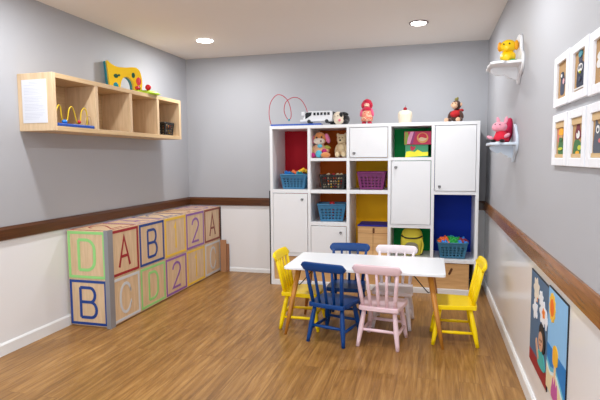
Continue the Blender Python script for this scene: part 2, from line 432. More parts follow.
# toys in the black basket
k = 0
for i in range(6):
    for j in range(3):
        cl = ['cream', 'brown', 'red', 'cream', 'orange', 'cream', 'yellow'][k % 7]; k += 1
        mb = MB(); mb.ell((-1.67+i*0.037, -0.405+0.012*(i % 2), 1.085+j*0.040), (0.021, 0.021, 0.022), u=14, v=9); mb.ell((-1.665+i*0.037, -0.41, 1.098+j*0.040), (0.012, 0.013, 0.016), u=10, v=7)
        props(mb.build('toy_food', cm(cl)), '%s play food piece inside the black mesh basket' % cl, 'toy', 'play food in the black mesh basket')
for x, cl in [(-1.64, 'cream'), (-1.585, 'red'), (-1.54, 'cream'), (-1.50, 'cream')]:
    mb = MB(); mb.ell((x, -0.35, 1.195), (0.028, 0.03, 0.024), u=14, v=9); mb.ell((x+.008, -0.365, 1.213), (0.014, 0.014, 0.012), u=10, v=7)
    props(mb.build('toy_food', cm(cl)), '%s play food piece inside the black mesh basket' % cl, 'toy', 'play food in the black mesh basket')
# red ball top in the tilted blue basket
mb = MB(); mb.lathe([(0.0005, 0), (0.022, 0.002), (0.026, 0.03), (0.018, 0.12), (0.016, 0.15), (0.026, 0.165), (0.030, 0.182), (0.024, 0.198), (0.0005, 0.206)], (-1.60, -0.34, 0.712)); props(mb.build('toy_skittle', cm('red')), 'red skittle poking above the rim of the angled blue basket', 'toy')
# pieces heaped in the last basket
random.seed(3)
def knobby(x, y, z, r, cl, label):
    mb = MB(); mb.ell((x, y, z), r*0.75, u=12, v=8)
    for d in [(1,0,0),(-1,0,0),(0,1,0),(0,-1,0),(0,0,1),(0,0,-1)]:
        d = Euler((x*50, y*40, z*30)).to_matrix() @ V(d); mb.ell(V((x, y, z))+d*r*0.75, r*0.38, u=8, v=6)
    return props(mb.build('connector_piece', cm(cl)), label, 'toy', 'plastic connector pieces in the blue-green basket')
for x, y, z, cl in [(-0.455,-.40,.558,'orange'),(-0.43,-.40,.553,'orange'),(-0.405,-.39,.560,'orange'),(-0.47,-.41,.533,'orange'),(-0.42,-.36,.565,'orange'),(-0.435,-.42,.528,'blue'),(-0.41,-.43,.532,'blue'),(-.455,-.36,.55,'orange'),
                    (-0.37,-.41,.535,'green'),(-0.345,-.40,.545,'green'),(-0.36,-.38,.565,'green'),(-0.325,-.39,.563,'green'),(-0.34,-.43,.530,'green'),(-0.385,-.35,.56,'green'),(-0.315,-.42,.548,'green'),(-0.355,-.34,.57,'teal'),(-.385,-.42,.527,'orange'),
                    (-0.30,-.43,.525,'green'),(-0.285,-.41,.535,'blue'),(-0.265,-.43,.528,'blue'),(-0.29,-.37,.56,'green'),(-0.265,-.39,.555,'dark red'),(-0.24,-.40,.550,'dark red'),(-0.225,-.42,.530,'blue'),(-0.24,-.36,.56,'blue'),(-0.215,-.39,.54,'dark red'),(-0.25,-.42,.54,'dark red'),(-.30,-.34,.555,'blue'),
                    (-.44,-.31,.54,'green'),(-.40,-.29,.545,'orange'),(-.35,-.29,.55,'green'),(-.30,-.29,.545,'blue'),(-.25,-.31,.54,'dark red')]:
    knobby(x, y, z-0.008, 0.026, cl, '%s plastic connector piece heaped in the blue-green basket' % cl)
for i in range(14):
    cl = ['orange', 'green', 'blue', 'dark red'][i % 4]
    knobby(-0.44+0.033*(i % 7), -0.385 if i < 7 else -0.31, 0.495, 0.027, cl, '%s plastic connector piece heaped in the blue-green basket' % cl)

# ------------------------------------------------------------------ soft toys and boxes in the cells
def fur(n, c): return mat('fur_' + n, c, 0.9, 0.08, 40, bump=0.4, bscale=200, sheen=0.3)
def part(name, parent, m, shapes, remesh=0.0, label=None):
    mb = MB()
    for s in shapes:
        mb.ell(s[0], s[1], rot=s[2] if len(s) > 2 else (0,0,0))
    o = mb.build(name, m, parent, remesh=remesh)
    if label: o['label'] = label
    return o
def eyes(parent, pts, r=0.008, m=None):
    for p in pts: part('eye', parent, m or black, [(p, r)])

# plush puppy
t = thing('plush_puppy', 'plush puppy with orange head and pink ears seated in the orange-backed cell', 'soft toy', (-1.728, -0.36, 1.386))
tan = fur('tan', (214, 138, 80)); pink = fur('pink', (226, 120, 164)); mag = fur('magenta', (186, 24, 110)); aqua = fur('aqua', (96, 190, 214)); peach = fur('peach', (228, 172, 132)); cream = fur('cream', (232, 216, 200)); lime = fur('lime', (178, 176, 72))
part('body', t, peach, [((0,0,0.085),(0.062,0.055,0.085)), ((-0.01,-0.02,0.06),(0.05,0.05,0.06)), ((-0.065,-0.01,0.09),(0.035,0.03,0.055),(0,0.5,0)), ((0.06,-0.005,0.09),(0.05,0.028,0.03),(0,0.4,0))], 0.008)
part('head', t, tan, [((0,0,0.205),(0.075,0.062,0.066)), ((0,-0.01,0.235),(0.055,0.05,0.045))], 0.008)
part('muzzle', t, cream, [((0.0,-0.045,0.180),(0.064,0.040,0.036)), ((0.02,-0.062,0.176),(0.03,0.022,0.022))])
part('nose', t, mat('plush_nose', (90, 50, 60), 0.5), [((0.028,-0.084,0.180),(0.011,0.008,0.008))])
for sx in (-1, 1): part('ear', t, pink, [((sx*0.082,0.0,0.20+0.01*sx),(0.026,0.028,0.055),(0,-sx*0.35,0))])
eyes(t, [(-0.024,-0.062,0.218), (0.03,-0.062,0.222)], 0.010)
part('bib', t, aqua, [((0.01,-0.055,0.128),(0.028,0.018,0.020)), ((0.0,-0.065,0.045),(0.036,0.016,0.040))], label='blue bib and belly patch')
part('leg', t, mag, [((-0.075,-0.04,0.03),(0.045,0.05,0.03))]); part('leg', t, tan, [((0.075,-0.07,0.032),(0.052,0.045,0.032),(0,0,0.3))])
part('paw', t, mag, [((0.052,-0.035,0.07),(0.03,0.03,0.03))]); part('paw', t, lime, [((-0.088,-0.02,0.085),(0.026,0.03,0.045))]); part('paw', t, lime, [((0.085,-0.01,0.115),(0.036,0.022,0.020),(0,0.3,0))])

# teddy
t = thing('plush_teddy', 'beige plush teddy bear sitting beside the orange puppy', 'soft toy', (-1.490, -0.36, 1.386))
bei = fur('beige', (206, 180, 142)); bei2 = fur('light_beige', (222, 200, 162))
part('body', t, bei, [((0,0,0.09),(0.048,0.045,0.075)), ((-0.052,-0.01,0.10),(0.02,0.022,0.055),(0,0.35,0)), ((0.052,-0.01,0.10),(0.02,0.022,0.055),(0,-0.35,0)), ((-0.035,-0.05,0.035),(0.03,0.05,0.034)), ((0.035,-0.05,0.035),(0.03,0.05,0.034)),
                      ((0,0,0.195),(0.055,0.05,0.058)), ((-0.042,0.005,0.245),(0.02,0.014,0.022)), ((0.042,0.005,0.245),(0.02,0.014,0.022))], 0.007)
part('muzzle', t, bei2, [((-0.004,-0.046,0.180),(0.032,0.026,0.027))]); part('nose', t, black, [((-0.006,-0.070,0.186),(0.013,0.008,0.009))])
part('belly', t, bei2, [((0,-0.030,0.105),(0.034,0.022,0.042))]); part('paw', t, bei2, [((-0.035,-0.094,0.036),(0.022,0.010,0.024))]); part('paw', t, bei2, [((0.035,-0.094,0.036),(0.022,0.010,0.024))])
eyes(t, [(-0.02,-0.044,0.212), (0.018,-0.046,0.212)], 0.0055)

# game boxes in the green cell
def game_box(name, label, x0, x1, y0, y1, z0, z1, base, decos, rz=0.0):
    cx, cy = (x0+x1)/2, (y0+y1)/2
    t = thing(name, label, 'box', (cx, cy, z0), rz)
    w, d, h = (x1-x0)/2, (y1-y0)/2, z1-z0
    mb = MB(); mb.box((-w,-d,0),(w,d,h)); mb.build('carton', base, t, bevel=0.002, seg=1)
    for i, (poly, m, nm) in enumerate(decos):
        mb = MB(); mb.prism([(-w+2*w*u, h*v) for u, v in poly], -d-0.0012-0.0004*i, -d+0.0005, 'y'); mb.build(nm, m, t)
cr = lambda n, c: mat('print_' + n, c, 0.45, 0.03)
game_box('game_box', 'green printed carton with a yellow wave under the crimson box', -0.825, -0.597, -0.40, -0.18, 1.387, 1.515, cr('green', (52, 138, 96)),
         [([(0.0,0.0),(1,0.12),(1,0.42),(0.75,0.40),(0.55,0.60),(0.42,0.42),(0.22,0.5),(0.05,0.45)], cr('lemon', (226, 214, 40)), 'print_wave'),
          (smooth2([(0.22,0.72),(0.27,0.92),(0.36,0.80),(0.45,0.88),(0.42,0.66),(0.30,0.52)]), cr('cherry', (176, 20, 60)), 'print_heart')])
game_box('game_box', 'crimson printed carton with a round picture on top of the green carton', -0.835, -0.567, -0.41, -0.17, 1.516, 1.648, cr('crimson', (196, 28, 82)),
         [([(0.0,0.02),(0.14,0.02),(0.18,0.6),(0.12,0.98),(0.03,0.98)], cr('olive', (138, 160, 40)), 'print_patch'), ([(0.1,0.05),(0.22,0.05),(0.36,0.98),(0.24,0.98),(0.14,0.55)], cr('rose', (232, 156, 196)), 'print_band'),
          ([(0.24,0.05),(0.32,0.05),(0.42,0.98),(0.36,0.98)], cr('violet', (150, 40, 120)), 'print_stripe'),
          (circ(0.68,0.5,0.21,0.40), cr('apricot', (226, 160, 92)), 'print_disc'), (circ(0.68,0.56,0.155,0.30), cr('scarlet', (204, 22, 52)), 'print_disc'), (smooth2([(0.54,0.42),(0.62,0.55),(0.74,0.5),(0.84,0.42),(0.72,0.26),(0.6,0.28)]), cr('sand', (232, 196, 160)), 'print_patch')])

# yellow backpack
t = thing('yellow_backpack', 'round-topped yellow child backpack in the lower green-backed cell', 'bag', (-0.752, -0.30, 0.361))
yb = mat('yellow_fabric', (236, 218, 70), 0.8, 0.05, bump=0.2)
rings = []
for z, w, d in [(0,0.085,0.05),(0.02,0.105,0.07),(0.12,0.115,0.078),(0.2,0.113,0.075),(0.25,0.098,0.062),(0.278,0.07,0.045),(0.288,0.03,0.02)]:
    rings.append([V((w*abs(math.cos(a))**0.7*(1 if math.cos(a) > 0 else -1), d*abs(math.sin(a))**0.7*(1 if math.sin(a) > 0 else -1), z)) for a in [2*PI*k/28 for k in range(28)]])
mb = MB(); mb.loft(rings); mb.build('bag_body', yb, t)
mb = MB(); mb.tube(smooth_path([(-0.03,-0.01,0.276),(-0.02,-0.012,0.305),(0.02,-0.012,0.305),(0.03,-0.01,0.276)]), 0.006); mb.build('grab_handle', yb, t)
mb = MB(); mb.tube(smooth_path([(-0.108,-0.045,0.205),(-0.06,-0.082,0.190),(0,-0.088,0.186),(0.06,-0.082,0.190),(0.108,-0.045,0.205)]), 0.007); o = mb.build('zip', black, t); o['label'] = 'black zip across the front'
mb = MB(); mb.prism(smooth2([(-0.06,0.03),(-0.065,0.11),(-0.03,0.14),(0.03,0.14),(0.065,0.11),(0.06,0.03)]), -0.098, -0.07, 'y'); o = mb.build('front_pocket', mat('grey_fabric', (150, 144, 120), 0.8), t, bevel=0.01, seg=3); o['label'] = 'grey front pocket'
mb = MB(); mb.tube(smooth_path([(0.09,-0.04,0.19),(0.115,-0.075,0.12),(0.10,-0.06,0.03)]), 0.009); mb.build('strap', yb, t)

# ------------------------------------------------------------------ toys on top of the cabinet
ZT = 1.733
def wp(px, py, y=-0.38): return (-2.274+(px-272)*0.01144, y, 1.755+(125-py)*0.01083)
t = thing('bead_maze', 'wire bead toy with tall red loops on a blue base on the cabinet top', 'toy', (0, 0, 0))
mb = MB(); mb.box((-2.262, -0.435, ZT), (-1.70, -0.325, ZT+0.022)); mb.build('base', mat('bead_base_blue', (20, 74, 168), 0.4), t, bevel=0.004)
pts = [wp(272,124.5)]; pp = [(270.6,119),(269.6,112),(271,103),(275,97.5),(279.5,95.2),(285,97),(289.5,102),(291.7,110),(291.6,117),(289.8,120.3),(287.2,118),(285.4,111.5),(287,104),(291,100),(296,98.4),(300.5,100.2),(304,105),(306.5,111),(308,118),(308.5,123)]
for i, (a, b) in enumerate(pp): pts.append(wp(a, b, (-0.38+0.02*math.sin(i*0.9)) if a < 300 or i < 12 else -0.333-0.01*(309-a)/9))
mb = MB(); mb.tube(smooth_path(pts, 6), 0.0042, seg=8); o = mb.build('wire', mat('wire_red', (186, 34, 58), 0.35), t); o['label'] = 'red looped wire'
part('bead', t, cm('teal'), [(wp(290,120.6), (0.012,0.012,0.011))])

t = thing('toy_bus', 'white toy bus with black windows on the cabinet top between wire loops and cow', 'toy', (-1.735, -0.392, ZT+0.022), -0.04)
bw = mat('toy_bus_white', (228, 229, 232), 0.3)
prof = [(-0.165,0.018),(0.155,0.018),(0.155,0.118),(0.14,0.128),(-0.10,0.128),(-0.128,0.116),(-0.160,0.06)]
mb = MB(); mb.prism(prof, -0.045, 0.045, 'y'); mb.build('body', bw, t, bevel=0.008, seg=3)
mb = MB(); mb.prism([(-0.134,0.045),(-0.136,0.102),(-0.118,0.117),(-0.062,0.117),(-0.072,0.084)], -0.0475, -0.043, 'y'); mb.build('windscreen', mat('bus_glass', (18, 20, 24), 0.12), t)
for i in range(5):
    mb = MB(); mb.box((-0.045+i*0.038, -0.0475, 0.084), (-0.020+i*0.038, -0.043, 0.113)); mb.build('window', mat('bus_glass', (18, 20, 24), 0.12), t)
for x in (-0.095, 0.10):
    for y in (-0.047, 0.033):
        mb = MB(); mb.tube([(x, y, 0.02), (x, y+0.014, 0.02)], 0.02, seg=18); mb.build('wheel', black, t)
mb = MB(); mb.box((-0.196,-0.04,0.018),(-0.150,0.04,0.044)); mb.build('bumper', bw, t, bevel=0.006)
mb = MB(); mb.box((-0.178,-0.05,0.085),(-0.142,-0.035,0.125)); mb.box((-0.15,-0.045,0.10),(-0.11,-0.037,0.11)); mb.build('mirror', bw, t, bevel=0.004)

t = thing('plush_cow', 'black and white plush cow lying on the cabinet top behind the bus', 'soft toy', (-1.520, -0.36, ZT), -0.1)
cw = fur('cow_white', (222, 206, 184)); ck = fur('cow_black', (26, 24, 26))
part('body', t, ck, [((0.035,0.05,0.062),(0.070,0.07,0.062)), ((-0.066,0.0,0.024),(0.036,0.035,0.024)), ((0.078,-0.01,0.028),(0.028,0.04,0.028))], 0.008)
part('head', t, cw, [((0.0,-0.03,0.084),(0.058,0.048,0.058)), ((0.014,-0.058,0.044),(0.054,0.034,0.042))], 0.007)
part('ear', t, ck, [((-0.058,-0.02,0.128),(0.036,0.012,0.017),(0,0.25,0))]); part('ear', t, ck, [((0.072,-0.02,0.118),(0.040,0.012,0.016),(0,0.3,0))])
part('eye_patch', t, ck, [((0.040,-0.060,0.106),(0.020,0.016,0.026))]); part('eye_patch', t, ck, [((-0.02,-0.03,0.126),(0.022,0.02,0.012))])
part('nose', t, mat('cow_pink', (226, 120, 140), 0.7), [((0.032,-0.092,0.046),(0.014,0.008,0.014))]); eyes(t, [(-0.022,-0.070,0.086), (0.010,-0.077,0.094)], 0.005)

# rag doll
t = thing('rag_doll', 'red-haired rag doll in a plaid dress standing on the cabinet top', 'doll', (-1.225, -0.34, ZT))
hair = fur('doll_red', (186, 18, 56)); skin = mat('doll_skin', (238, 176, 158), 0.8)
def plaid():
    m = bpy.data.materials.new('plaid_cloth'); m.use_nodes = True; nt = m.node_tree; N = nt.nodes; L = nt.links; b = N['Principled BSDF']
    tc = N.new('ShaderNodeTexCoord'); ck_ = N.new('ShaderNodeTexChecker'); ck_.inputs['Scale'].default_value = 38
    ck_.inputs['Color1'].default_value = rgb((232, 146, 118)); ck_.inputs['Color2'].default_value = rgb((236, 204, 168)); L.new(tc.outputs['Object'], ck_.inputs['Vector'])
    c2 = N.new('ShaderNodeTexChecker'); c2.inputs['Scale'].default_value = 76; c2.inputs['Color1'].default_value = rgb((222, 60, 90)); c2.inputs['Color2'].default_value = (1,1,1,1); L.new(tc.outputs['Object'], c2.inputs['Vector'])
    mx = N.new('ShaderNodeMix'); mx.data_type = 'RGBA'; mx.blend_type = 'MULTIPLY'; mx.inputs[0].default_value = 0.6
    L.new(ck_.outputs['Color'], mx.inputs[6]); L.new(c2.outputs['Color'], mx.inputs[7]); L.new(mx.outputs[2], b.inputs['Base Color']); b.inputs['Roughness'].default_value = 0.9
    return m
PL = plaid()
mb = MB(); mb.lathe([(0.0005,0.035),(0.062,0.036),(0.060,0.08),(0.050,0.13),(0.032,0.165),(0.0005,0.17)]); mb.build('dress', PL, t)
part('head', t, skin, [((0,0,0.208),(0.038,0.034,0.038))])
part('hair', t, hair, [((0,0.010,0.222),(0.052,0.042,0.046)), ((-0.044,-0.004,0.20),(0.018,0.022,0.034)), ((0.044,-0.004,0.20),(0.018,0.022,0.034)), ((0.0,-0.022,0.248),(0.026,0.018,0.018))], 0.006)
part('scarf', t, hair, [((0,-0.01,0.158),(0.046,0.040,0.030))]); 
for sx in (-1, 1):
    part('arm', t, mat('doll_pink', (220, 92, 130), 0.9), [((sx*0.056,-0.01,0.125),(0.016,0.018,0.044),(0,sx*-0.25,0))]); part('shoe', t, hair, [((sx*0.030,-0.012,0.018),(0.024,0.032,0.018))]); part('leg', t, PL, [((sx*0.028,0,0.035),(0.020,0.02,0.03))])
eyes(t, [(-0.013,-0.033,0.212), (0.013,-0.033,0.212)], 0.004)
part('muzzle', t, mat('doll_cream', (244, 212, 180), 0.8), [((0,-0.028,0.196),(0.020,0.012,0.010))])

# cupcake
t = thing('toy_cupcake', 'cream round cupcake money box with a red cherry on the cabinet top', 'toy', (-0.832, -0.34, ZT))
mb = MB(); mb.lathe([(0.0005,0),(0.058,0.0),(0.066,0.02),(0.070,0.06),(0.074,0.085),(0.070,0.112),(0.055,0.128),(0.025,0.136),(0.0005,0.138)]); mb.build('cake', mat('cream_ceramic', (228, 214, 190), 0.5), t)
part('cherry', t, mat('cherry_red', (150, 8, 30), 0.25), [((0,0,0.150),(0.019,0.019,0.019))])
mb = MB(); mb.tube([(0,0,0.165),(0.003,0,0.178),(0.007,0,0.186)], 0.0018, seg=6); mb.build('stem', mat('stem_dark', (80, 20, 24), 0.5), t)

# monkey
t = thing('plush_monkey', 'brown plush monkey in a red shirt sitting on the cabinet top', 'soft toy', (-0.330, -0.34, ZT), -0.5)
mk = fur('monkey_brown', (72, 40, 28)); mtan = fur('monkey_tan', (206, 164, 132)); red = mat('red_shirt', (176, 20, 26), 0.85)
part('body', t, mk, [((0,0.01,0.06),(0.055,0.05,0.06)), ((-0.055,-0.045,0.022),(0.03,0.045,0.022),(0,0,0.3)), ((0.055,-0.045,0.022),(0.03,0.045,0.022),(0,0,-0.3)), ((-0.062,-0.01,0.075),(0.018,0.02,0.045),(0,0.4,0)), ((0.062,-0.01,0.075),(0.018,0.02,0.045),(0,-0.4,0)), ((0,0.005,0.172),(0.046,0.048,0.050))], 0.006)
part('shirt', t, red, [((0,-0.006,0.082),(0.056,0.052,0.042)), ((0.04,0.02,0.118),(0.03,0.03,0.016))])
part('face', t, mtan, [((0,-0.034,0.160),(0.032,0.024,0.026)), ((-0.014,-0.036,0.186),(0.018,0.014,0.016)), ((0.014,-0.036,0.186),(0.018,0.014,0.016))], 0.005)
for sx in (-1, 1):
    part('ear', t, mtan, [((sx*0.050,0.006,0.176),(0.012,0.008,0.018))]); part('paw', t, mtan, [((sx*0.062,-0.082,0.022),(0.024,0.016,0.022))])
eyes(t, [(-0.013,-0.049,0.188), (0.013,-0.049,0.188)], 0.005)
part('hat_tuft', t, fur('olive_tuft', (120, 112, 50)), [((0.0,0.005,0.226),(0.02,0.018,0.020)), ((0.012,0.005,0.238),(0.010,0.01,0.014))])

# ------------------------------------------------------------------ letters
def letter(ch, w, h):
    """strokes of a letter in a box of w x h centred on 0"""
    a, b = w/2, h/2
    if ch == 'A': return [[(-a,-b),(0,b),(a,-b)], [(-a*0.62,-b*0.30),(a*0.62,-b*0.30)]]
    if ch == 'B':
        up = [(-a,b),(a*0.25,b)] + circ(a*0.25, b*0.52, a*0.6, b*0.48, 9, PI/2, -PI/2, False)[1:] + [(-a,0.04*b)]
        lo = [(-a,0.04*b),(a*0.3,0.04*b)] + circ(a*0.3, -b*0.48, a*0.7, b*0.52, 9, PI/2, -PI/2, False)[1:] + [(-a,-b)]
        return [[(-a,-b),(-a,b)], up, lo]
    if ch == 'C': return [[(a*0.95,b*0.50)] + circ(0, b*0.15, a, b*0.85, 9, 0.35, PI, False) + circ(0, -b*0.15, a, b*0.85, 9, PI, 2*PI-0.35, False) + [(a*0.95,-b*0.50)]]
    if ch == 'D': return [[(-a,-b),(-a,b)], [(-a,b),(0,b)] + circ(0, b*0.35, a, b*0.65, 7, PI/2, 0, False)[1:] + circ(0, -b*0.35, a, b*0.65, 7, 0, -PI/2, False) + [(-a,-b)]]
    if ch == '1': return [[(-a*0.5,b*0.66),(0.1*a,b),(0.1*a,-b)]]
    if ch == '2': return [[(-a,b*0.50)] + circ(0, b*0.48, a, b*0.52, 11, PI*0.95, -0.35, False) + [(a*0.55,-b*0.02),(-a,-b),(a,-b)]]
LC = {'green': (150, 214, 128), 'blue': (18, 62, 140), 'red': (158, 26, 34), 'yellow': (238, 196, 58), 'purple': (142, 92, 166), 'grey': (206, 208, 212), 'rust': (140, 62, 44)}
def lm(n): return mat('paint_' + n, LC[n], 0.5, 0.03)
BY0, ST, X0, X1 = -2.190, 0.436, -3.466, -3.077
def block(i, row, ch, colname, label, front=None, topchar=True):
    y0 = BY0+ST*i+0.001; y1 = BY0+ST*(i+1)-0.001; z0, z1 = (0.012, 0.403) if row == 0 else (0.405, 0.808)
    t = thing('alphabet_block', label, 'toy block', (X1, (y0+y1)/2, z0), 0, 'large wooden alphabet blocks')
    hy = (y1-y0)/2; hz = z1-z0; wx = X1-X0
    mb = MB(); mb.box((-wx, -hy, 0), (0, hy, hz)); mb.build('cube_body', birch_z, t, bevel=0.002, seg=1)
    def face(m, cn, ax, cu, cv, su, sv, d, sgn, chh, T=None, wl=0.15, bw=0.022):
        pts = [(cu-su, cv-sv), (cu+su, cv-sv), (cu+su, cv+sv), (cu-su, cv+sv)]
        b_ = MB(); b_.ribbon(pts, bw, ax, d, sgn*0.002, closed=True, T=T); o = b_.build('painted_border', m, t); o['label'] = cn + ' painted border'
        if chh:
            b_ = MB()
            for q, s in enumerate(letter(chh, wl if chh != '1' else 0.08, 0.25)): b_.ribbon([(cu+u, cv+v) for u, v in s], bw*1.1, ax, d, sgn*(0.0021+0.0005*q), T=T)
            o = b_.build('painted_letter', m, t); o['label'] = '%s painted character %s' % (cn, chh)
    m = lm(colname)
    face(m, colname, 'x', 0, hz/2, hy-0.020, hz/2-0.020, 0, 1, ch)
    if front:
        c2, ch2 = front
        face(lm(c2), c2, 'y', -wx/2-0.010, hz/2, wx/2-0.028, hz/2-0.018, -hy, -1, ch2)
    if row == 1:
        tc = ['red', 'purple', 'blue', 'rust', 'purple'][i]; tl = ['2', 'A', '2', 'D', 'B'][i]
        T = Matrix.Translation((-wx/2, 0, hz)) @ Matrix.Rotation(PI/2, 4, 'Z')
        face(lm(tc), tc, 'z', 0, 0, hy-0.02, wx/2-0.02, 0, 1, tl, T, 0.15, 0.012)
block(0, 1, 'A', 'red', 'wooden block with a red A on its side and a green D on its end', ('green', 'D'))
block(1, 1, 'B', 'blue', 'wooden block with a blue B framed in blue beside the red A block')
block(2, 1, '1', 'yellow', 'wooden block with a yellow 1 in the upper row, above the purple 2')
block(3, 1, '2', 'purple', 'wooden block with a purple 2 in the upper row')
block(4, 1, 'A', 'rust', 'wooden block with a thin rust-red A at the far end of the upper row')
block(0, 0, 'C', 'grey', 'wooden block with a pale grey C on its side, blue B on its end', ('blue', 'B'))
block(1, 0, 'D', 'green', 'wooden block with a green D in the lower row, under the blue B')
block(2, 0, '2', 'purple', 'wooden block with a purple 2 in the lower row')
block(3, 0, '1', 'yellow', 'wooden block with a yellow 1 in the lower row, under the upper purple 2')
block(4, 0, 'C', 'grey', 'wooden block with a pale grey C at the far end of the lower row')
mb = MB(); mb.prism([(X1-0.034, BY0-0.004), (X1+0.004, BY0-0.004), (X1+0.004, BY0+0.062), (X1+0.0005, BY0+0.062), (X1+0.0005, BY0-0.0005), (X1-0.034, BY0-0.0005)], 0.0, 0.815)
props(mb.build('corner_guard', mat('grey_aluminium', (146, 146, 150), 0.45, metal=0.2)), 'grey corner strip running up the edge of the letter blocks', 'corner guard')
mb = MB(); mb.box((X0+0.02, BY0+0.01, 0.0), (X1-0.01, -0.012, 0.0125)); props(mb.build('base_board', mat('base_tan', (150, 116, 84), 0.6)), 'thin tan board under the letter blocks on the floor', 'board')
mb = MB(); mb.box((X1+0.0005, -0.012, 0.02), (X1+0.012, -0.002, 0.80)); 
props(mb.build('edge_board', mat('dark_edge', (58, 40, 34), 0.6)), 'thin dark strip at the far end of the letter blocks', 'board')
card = mat('cardboard', (178, 128, 92), 0.8, 0.05)
mb = MB(); mb.box((-3.06, -0.052, 0.001), (-2.985, -0.040, 0.395)); mb.box((-3.02, -0.0525, 0.02), (-3.018, -0.0515, 0.38)); props(mb.build('cardboard_sheet', card), 'tall brown cardboard sheet standing behind the letter blocks', 'cardboard')
mb = MB(); mb.box((-3.06, -0.032, 0.001), (-2.958, -0.018, 0.345)); props(mb.build('cardboard_sheet', mat('cardboard_dark', (160, 110, 78), 0.8)), 'shorter cardboard sheet against the back wall behind the taller sheet', 'cardboard')

# ------------------------------------------------------------------ wall shelf on the left wall
SX = -3.186; SY0, SY1, SZ0, SZ1 = -2.591, -0.718, 1.598, 2.013
t = thing('wall_shelf', 'pale wooden wall shelf of four open boxes on the grey wall', 'shelf', (0, 0, 0))
mb = MB(); mb.box((-W, SY0, SZ0), (SX, SY0+0.035, SZ1)); mb.build('end_panel', birch_z, t, bevel=0.0015, seg=1)
mb = MB(); mb.box((-W, SY1-0.04, SZ0), (SX, SY1, SZ1)); mb.build('end_panel', birch_z, t, bevel=0.0015, seg=1)
mb = MB(); mb.box((-W, SY0+0.0355, SZ1-0.035), (SX, SY1-0.0405, SZ1)); mb.build('top_board', birch, t, bevel=0.0015, seg=1)
mb = MB(); mb.box((-W, SY0+0.0355, SZ0), (SX, SY1-0.0405, SZ0+0.035)); mb.build('bottom_board', birch, t, bevel=0.0015, seg=1)
mb = MB(); mb.box((-W+0.001, SY0+0.036, SZ0+0.0355), (-W+0.012, SY1-0.041, SZ1-0.0355)); mb.build('back_board', birch, t)
for y in (-2.105, -1.632, -1.176):
    mb = MB(); mb.box((-W+0.0125, y-0.019, SZ0+0.0355), (SX-0.001, y+0.019, SZ1-0.0355)); mb.build('divider', birch_z, t, bevel=0.0015, seg=1)
# paper
t = thing('paper_sheet', 'white printed paper sheet taped to the end of the wooden wall shelf', 'paper', (0, SY0, 0))
mb = MB(); mb.box((-3.451, -0.0025, 1.655), (-3.237, 0.0, 1.966)); mb.build('sheet', mat('paper_white', (222, 222, 228), 0.7, 0.01), t)
random.seed(11); mb = MB()
for i in range(26):
    z = 1.945-i*0.0105
    if i in (3, 9, 14, 20): continue
    w = random.uniform(0.12, 0.175)
    if i < 2: mb.box((-3.344-0.04, -0.0028, z), (-3.344+0.04, -0.0024, z+0.0028))
    else: mb.box((-3.432, -0.0028, z), (-3.432+w, -0.0024, z+0.0022))
mb.build('printed_lines', mat('ink_pale', (196, 196, 206), 0.7), t)

# blue bead maze in shelf
t = thing('small_bead_maze', 'bead toy with three yellow wire humps on a blue base in the wall shelf', 'toy', (-3.236, -2.338, SZ0+0.0352))
mb = MB(); mb.box((-0.045, -0.20, 0), (0.045, 0.20, 0.024)); mb.build('base', mat('bead_base_blue', (20, 74, 168), 0.4), t, bevel=0.005)
ws = [(-0.215,.02),(-0.21,.10),(-0.18,.155),(-0.145,.14),(-0.12,.06),(-0.085,.032),(-0.06,.06),(-0.05,.13),(-0.02,.158),(0.02,.12),(0.06,.05),(0.09,.034),(0.11,.06),(0.115,.13),(0.15,.16),(0.185,.12),(0.20,.06),(0.20,.02)]
mb = MB(); mb.tube(smooth_path([(0.01*math.sin(i), a*0.86, b) for i, (a, b) in enumerate(ws)], 6), 0.0045, seg=8); o = mb.build('wire', mat('wire_yellow', (236, 200, 40), 0.35), t); o['label'] = 'yellow humped wire'
mb = MB(); mb.tube(smooth_path([(0.03,0.10,.02),(0.03,0.115,.08),(0.03,.145,.10),(0.03,.175,.08),(0.03,.185,.02)], 6), 0.003, seg=8); mb.build('wire', mat('wire_beige', (196, 160, 120), 0.4), t)
part('bead', t, cm('blue'), [((0.0,-0.085,0.04),(0.018,0.022,0.016))], label='blue bead'); part('bead', t, cm('red'), [((0,0.075,0.048),(0.014,0.015,0.015))], label='red bead')

# small mesh basket in shelf
basket('mesh_basket', 'small black mesh basket with yellow toys in the far box of the wall shelf', black, -3.30, -0.900, SZ0+0.0355, 0.16, 0.13, 0.185, 0.155, 0.13, 4, 4, big=True)
for i, (y, z, cl) in enumerate([(-0.93,.05,'cream'),(-0.89,.05,'yellow'),(-0.85,.045,'cream'),(-0.94,.085,'orange'),(-0.90,.088,'yellow'),(-0.86,.088,'red'),(-.92,.112,'cream'),(-0.87,.03,'yellow'),(-.915,.03,'brown')]):
    mb = MB(); mb.ell((-3.255, y, SZ0+0.036+z), (0.019, 0.021, 0.017), u=12, v=8); mb.ell((-3.25, y+.008, SZ0+0.044+z), (0.01, 0.012, 0.012), u=8, v=6)
    props(mb.build('toy_food', cm(cl)), '%s play food piece inside the small black basket on the wall shelf' % cl, 'toy', 'play food in the small black basket')

